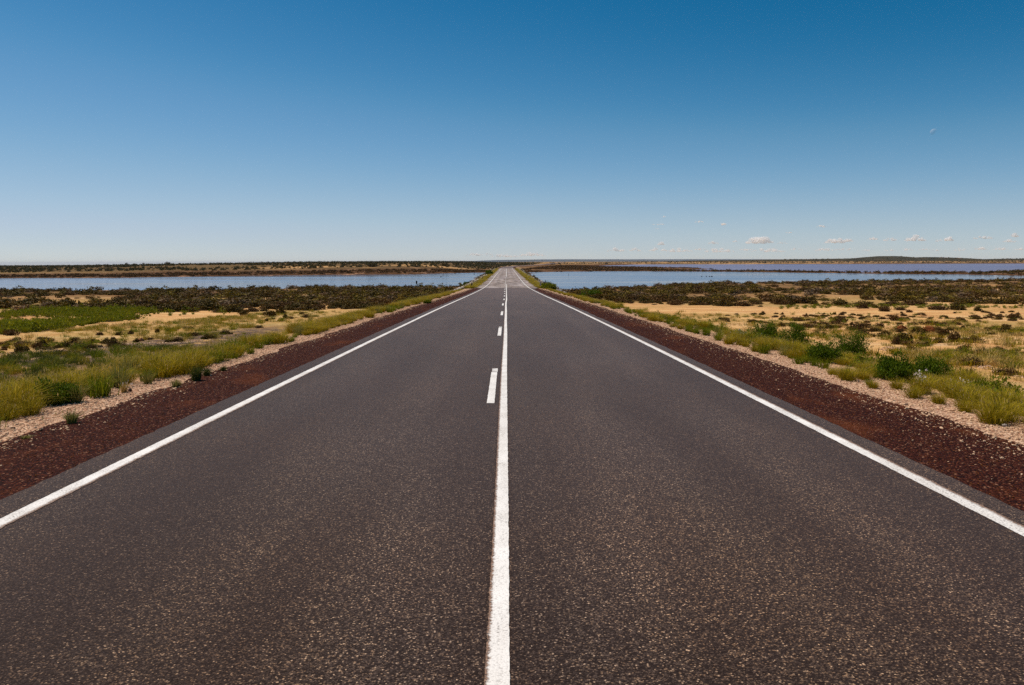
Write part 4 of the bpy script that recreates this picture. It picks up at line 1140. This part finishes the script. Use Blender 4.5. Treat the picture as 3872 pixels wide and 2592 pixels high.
# ------------------------------------------------------------------ far hills
def hill(name, x0, x1, y0, y1, nx, ny, prof, mat, seed, rough):
    X, Y = np.meshgrid(np.linspace(x0, x1, nx), np.linspace(y0, y1, ny))
    top = np.interp(X, [p[0] for p in prof], [p[1] for p in prof])
    b = np.sin(np.clip((Y - y0) / (y1 - y0), 0, 1) * math.pi) ** 0.8
    lam = (y1 - y0) / 6
    rid = 1 + rough * 0.5 * (fbm(X / (lam * 0.35), X * 0 + 0.3, seed + 7, 4) - 0.5)
    Z = top * rid * b ** 1.6 * (1 + rough * 0.5 * (fbm(X / lam, Y / lam, seed, 5) - 0.5)) - 1.0 + 4.0 * (b > 0.02) - np.where(y0 > 9000, (X * X + Y * Y) / (2 * 7.4e6), 0)
    o = link(name, grid_mesh(name, X, Y, Z), mat); tag(o, kind='structure'); return o
def hill_mat(name, a, b, c, sc):
    k = NT(name); p = k.pos()
    q = k.mix(k.map(k.noise(p, sc, 5, 0.7), 0.38, 0.60), a, b)
    q = k.mix(k.map(k.noise(p, sc * 0.4, 4, 0.6), 0.60, 0.68), q, c)
    k.col(q); k.bump(k.noise(p, sc * 3, 4, 0.7), 0.8, 4.0); k.b.inputs['Specular IOR Level'].default_value = 0.0
    return k.m
M_HILL = hill_mat('scrub_hill', (0.022, 0.024, 0.014), (0.060, 0.050, 0.028), (0.20, 0.09, 0.045), 0.03)
M_HILLFAR = hill_mat('haze_blue_range', (0.040, 0.060, 0.085), (0.055, 0.075, 0.10), (0.06, 0.08, 0.10), 0.002)  # blue of the distant haze put into the base colour
HP = [(600, 4.0), (880, 7.5)]
for cx_, cy_ in ((-300, 118), (-150, 108), (0, 100), (60, 90), (180, 95), (205, 78), (220, 75), (262, 83), (290, 80), (330, 92), (430, 97), (460, 105), (540, 105), (600, 115), (740, 105), (850, 93), (960, 105), (1060, 100),
                 (1130, 112), (1260, 122), (1320, 128), (1450, 130), (1700, 135), (1950, 125), (2170, 117), (2343, 118)):
    px_ = 3300 + cx_ / 4.096
    HP.append(((px_ - 1916) / FPX * 2525, ((164 - cy_) / 4.096 - (px_ - CX) * 0.0026) * 2525 / FPX + EYE - 3.0))
HP += [(2000, 12), (2300, 8), (2500, 0)]
hill('hill', 600, 2500, 2150, 2900, 300, 60, HP, M_HILL, 61, 0.22)
hill('hill', -1500, 16000, 11000, 14000, 260, 14, [(-1500, 0), (-800, 18), (-200, 36), (600, 46), (2500, 46), (4500, 40), (8000, 30), (12000, 20), (16000, 0)], M_HILLFAR, 62, 0.25)
q = np.column_stack([rng.uniform(900, 1900, 900), rng.uniform(2200, 2560, 900)])
dg = bpy.context.evaluated_depsgraph_get()
hobj = bpy.data.objects['hill']
P3 = []
for a, b in q:
    ok, loc, nr, fi = hobj.ray_cast(Vector((a, b, 200)), Vector((0, 0, -1)))
    if ok: P3.append((a, b, loc.z - 0.3))
P3 = np.array(P3); n = len(P3)
scatter('hill_scrub', P3, rng.uniform(0, 6.28, n), rng.uniform(1.5, 4.0, n), rng.integers(0, 4, n), FARSH, 'dark scrub covering the low hill beyond the right lake', 'scrub')

# ------------------------------------------------------------------ clouds and moon
def cloud_mat(name, d):
    m = bpy.data.materials.new(name); m.use_nodes = True
    t = m.node_tree; t.nodes.clear()
    out = t.nodes.new('ShaderNodeOutputMaterial'); v = t.nodes.new('ShaderNodeVolumePrincipled')
    v.inputs['Color'].default_value = (1, 1, 1, 1); v.inputs['Density'].default_value = d; v.inputs['Anisotropy'].default_value = 0.0
    t.links.new(v.outputs[0], out.inputs['Volume'])
    return m
CL = [(312,106,25,8,0),(282,149,70,10,0),(275,174,28,6,0),(514,134,55,12,1),(650,148,35,16,1),(1204,162,65,14,1),(1017,196,40,12,1),(850,238,165,46,2),(298,256,45,22,1),(593,254,65,18,1),(712,244,28,14,1),(985,256,55,12,0),
      (1280,242,120,36,2),(1352,240,55,22,2),(1490,230,60,20,2),(1590,237,100,18,1),(1730,232,115,34,2),(1862,243,40,16,2),(1922,234,45,30,2),(2110,228,110,18,2),(2262,248,85,18,1),(2293,214,35,24,1),
      (45,292,90,22,0),(150,290,50,24,0),(400,294,130,22,0),(280,288,80,24,0),(620,296,150,24,0),(900,296,150,26,0),(1210,294,100,18,0),(1590,297,60,12,0),(1690,294,50,16,0),(1860,299,80,10,0),(2100,290,60,18,0),(2210,292,85,16,1),(520,288,60,14,0),(780,291,70,16,0),(1060,290,60,14,0),(1330,292,90,14,0),(1450,296,70,12,0),(1780,295,60,10,0),(1985,296,70,14,0),(2320,293,50,16,0)]
CM = {}
def cloud(i, cx, cy, w, h, kd, label):
    px, py = 2300 + cx / 1.4905, 750 + cy / 1.4905
    W_, H_ = w / 1.4905, h / 1.4905
    dist = 1250.0 * FPX / (HY - (py + H_ * 0.4)); dist = min(dist, 95000)
    x, y, z = on_plane(px, py, dist)
    W_, H_ = W_ / FPX * dist, H_ / FPX * dist
    r_ = np.random.default_rng(900 + i)
    V, F = [], []
    bv, bf = ico(2)
    nb = int(9 + w / 6); W_ *= 1.35 if kd == 0 else 1.05
    for j in range(nb):
        u = r_.uniform(-1, 1); env = (1 - abs(u) ** 1.8)
        rad = H_ * r_.uniform(0.20, 0.38) * (0.35 + 0.65 * env)
        c = np.array([u * W_ * 0.46, r_.normal() * H_ * 0.5, -H_ * 0.38 + r_.uniform(0, 1) ** 1.4 * env * H_ * 0.72])
        k0 = len(V)
        vv = bv * rad * np.array([r_.uniform(1.0, 1.9), 1.2, r_.uniform(0.7, 1.0)]) * (1 + 0.25 * r_.normal(size=(len(bv), 1)) * 0.6) + c
        vv[:, 2] = np.maximum(vv[:, 2], -H_ * 0.5 + 0.06 * H_ * r_.normal())
        V += list(vv); F += [[q + k0 for q in f_] for f_ in bf]
    me = mesh_np('cloud', np.array(V), F)
    d = round((1.1, 1.1, 1.4)[kd] / H_ * 1.5, 6)
    me.materials.append(cloud_mat('cloud_vapour', d))
    o = link('cloud', me); o.location = (x, y, z); o.rotation_euler = (0, 0, -math.atan2(x, y))
    md = o.modifiers.new('merge', 'REMESH'); md.mode = 'VOXEL'; md.voxel_size = H_ / 16
    return tag(o, label, 'cloud', 'small clouds above the right horizon')
order = sorted(range(len(CL)), key=lambda i: CL[i][0])
cnt = {'low': 0, 'mid': 0, 'high': 0}
for i in order:
    c = CL[i]
    bandn = 'high' if c[1] < 200 else ('mid' if c[1] < 270 else 'low')
    word = {'high': 'thin clouds floating highest', 'mid': 'small white puffy clouds', 'low': 'faint clouds closest to the horizon'}[bandn]
    cloud(i, *c, '%s from the left of the %s on the right' % (ORD[cnt[bandn]], word)); cnt[bandn] += 1
for j, (px, py, w, h) in enumerate(((1812, 960, 90, 14), (1920, 966, 110, 14), (2010, 962, 90, 16))):
    cloud(60 + j, (px - 2300) * 1.4905, (py - 750) * 1.4905, w * 1.49, h * 1.49, 0, 'very faint low cloud above the causeway, %s of three' % ('left', 'middle', 'right')[j])

mx, my, mz = on_plane(3533, 505, 200000.0)
rm = 13.5 / FPX * 200000
nu, nv = 28, 8
V, F = [], []
for a in range(nu + 1):
    th = math.pi * a / nu
    for b in range(nv + 1):
        ph = -0.5 * math.pi + (math.pi * 0.62) * b / nv
        V.append((rm * math.sin(th) * math.sin(ph), rm * math.sin(th) * math.cos(ph) * -1, rm * math.cos(th)))
for a in range(nu):
    for b in range(nv):
        k0 = a * (nv + 1) + b
        F.append([k0, k0 + nv + 1, k0 + nv + 2, k0 + 1])
kM = NT('moon_surface'); kM.col((0.75, 0.70, 0.70)); kM.b.inputs['Roughness'].default_value = 1.0; kM.b.inputs['Specular IOR Level'].default_value = 0
trM = kM.n('ShaderNodeBsdfTransparent'); mxM = kM.n('ShaderNodeMixShader', {0: 0.16, 1: trM.outputs[0], 2: kM.b.outputs[0]})
kM.l(mxM.outputs[0], kM.out.inputs['Surface'])
mo = link('moon', mesh_np('moon', V, F, [kM.m], smooth=True)); mo.location = (mx, my, mz); mo.rotation_euler = (0, R(38), -math.atan2(mx, my))
tag(mo, 'faint crescent moon in the blue sky at the upper right', 'moon')

# ------------------------------------------------------------------ thin air haze over the whole place
hx = [(-60000, -700, -3000), (60000, -700, -3000), (60000, 60000, -3000), (-60000, 60000, -3000), (-60000, -700, 45), (60000, -700, 45), (60000, 60000, 45), (-60000, 60000, 45)]
hz = link('haze', mesh_np('haze', hx, [[3, 2, 1, 0], [4, 5, 6, 7], [0, 1, 5, 4], [1, 2, 6, 5], [2, 3, 7, 6], [3, 0, 4, 7]]))
hm_ = bpy.data.materials.new('haze'); hm_.use_nodes = True
ht = hm_.node_tree; ht.nodes.clear()
ho = ht.nodes.new('ShaderNodeOutputMaterial'); hv = ht.nodes.new('ShaderNodeVolumePrincipled')
hv.inputs['Color'].default_value = (0.80, 0.88, 1.0, 1); hv.inputs['Density'].default_value = 2.2e-5; hv.inputs['Anisotropy'].default_value = 0.0
ht.links.new(hv.outputs[0], ho.inputs['Volume'])
hz.data.materials.append(hm_)
tag(hz, kind='stuff')
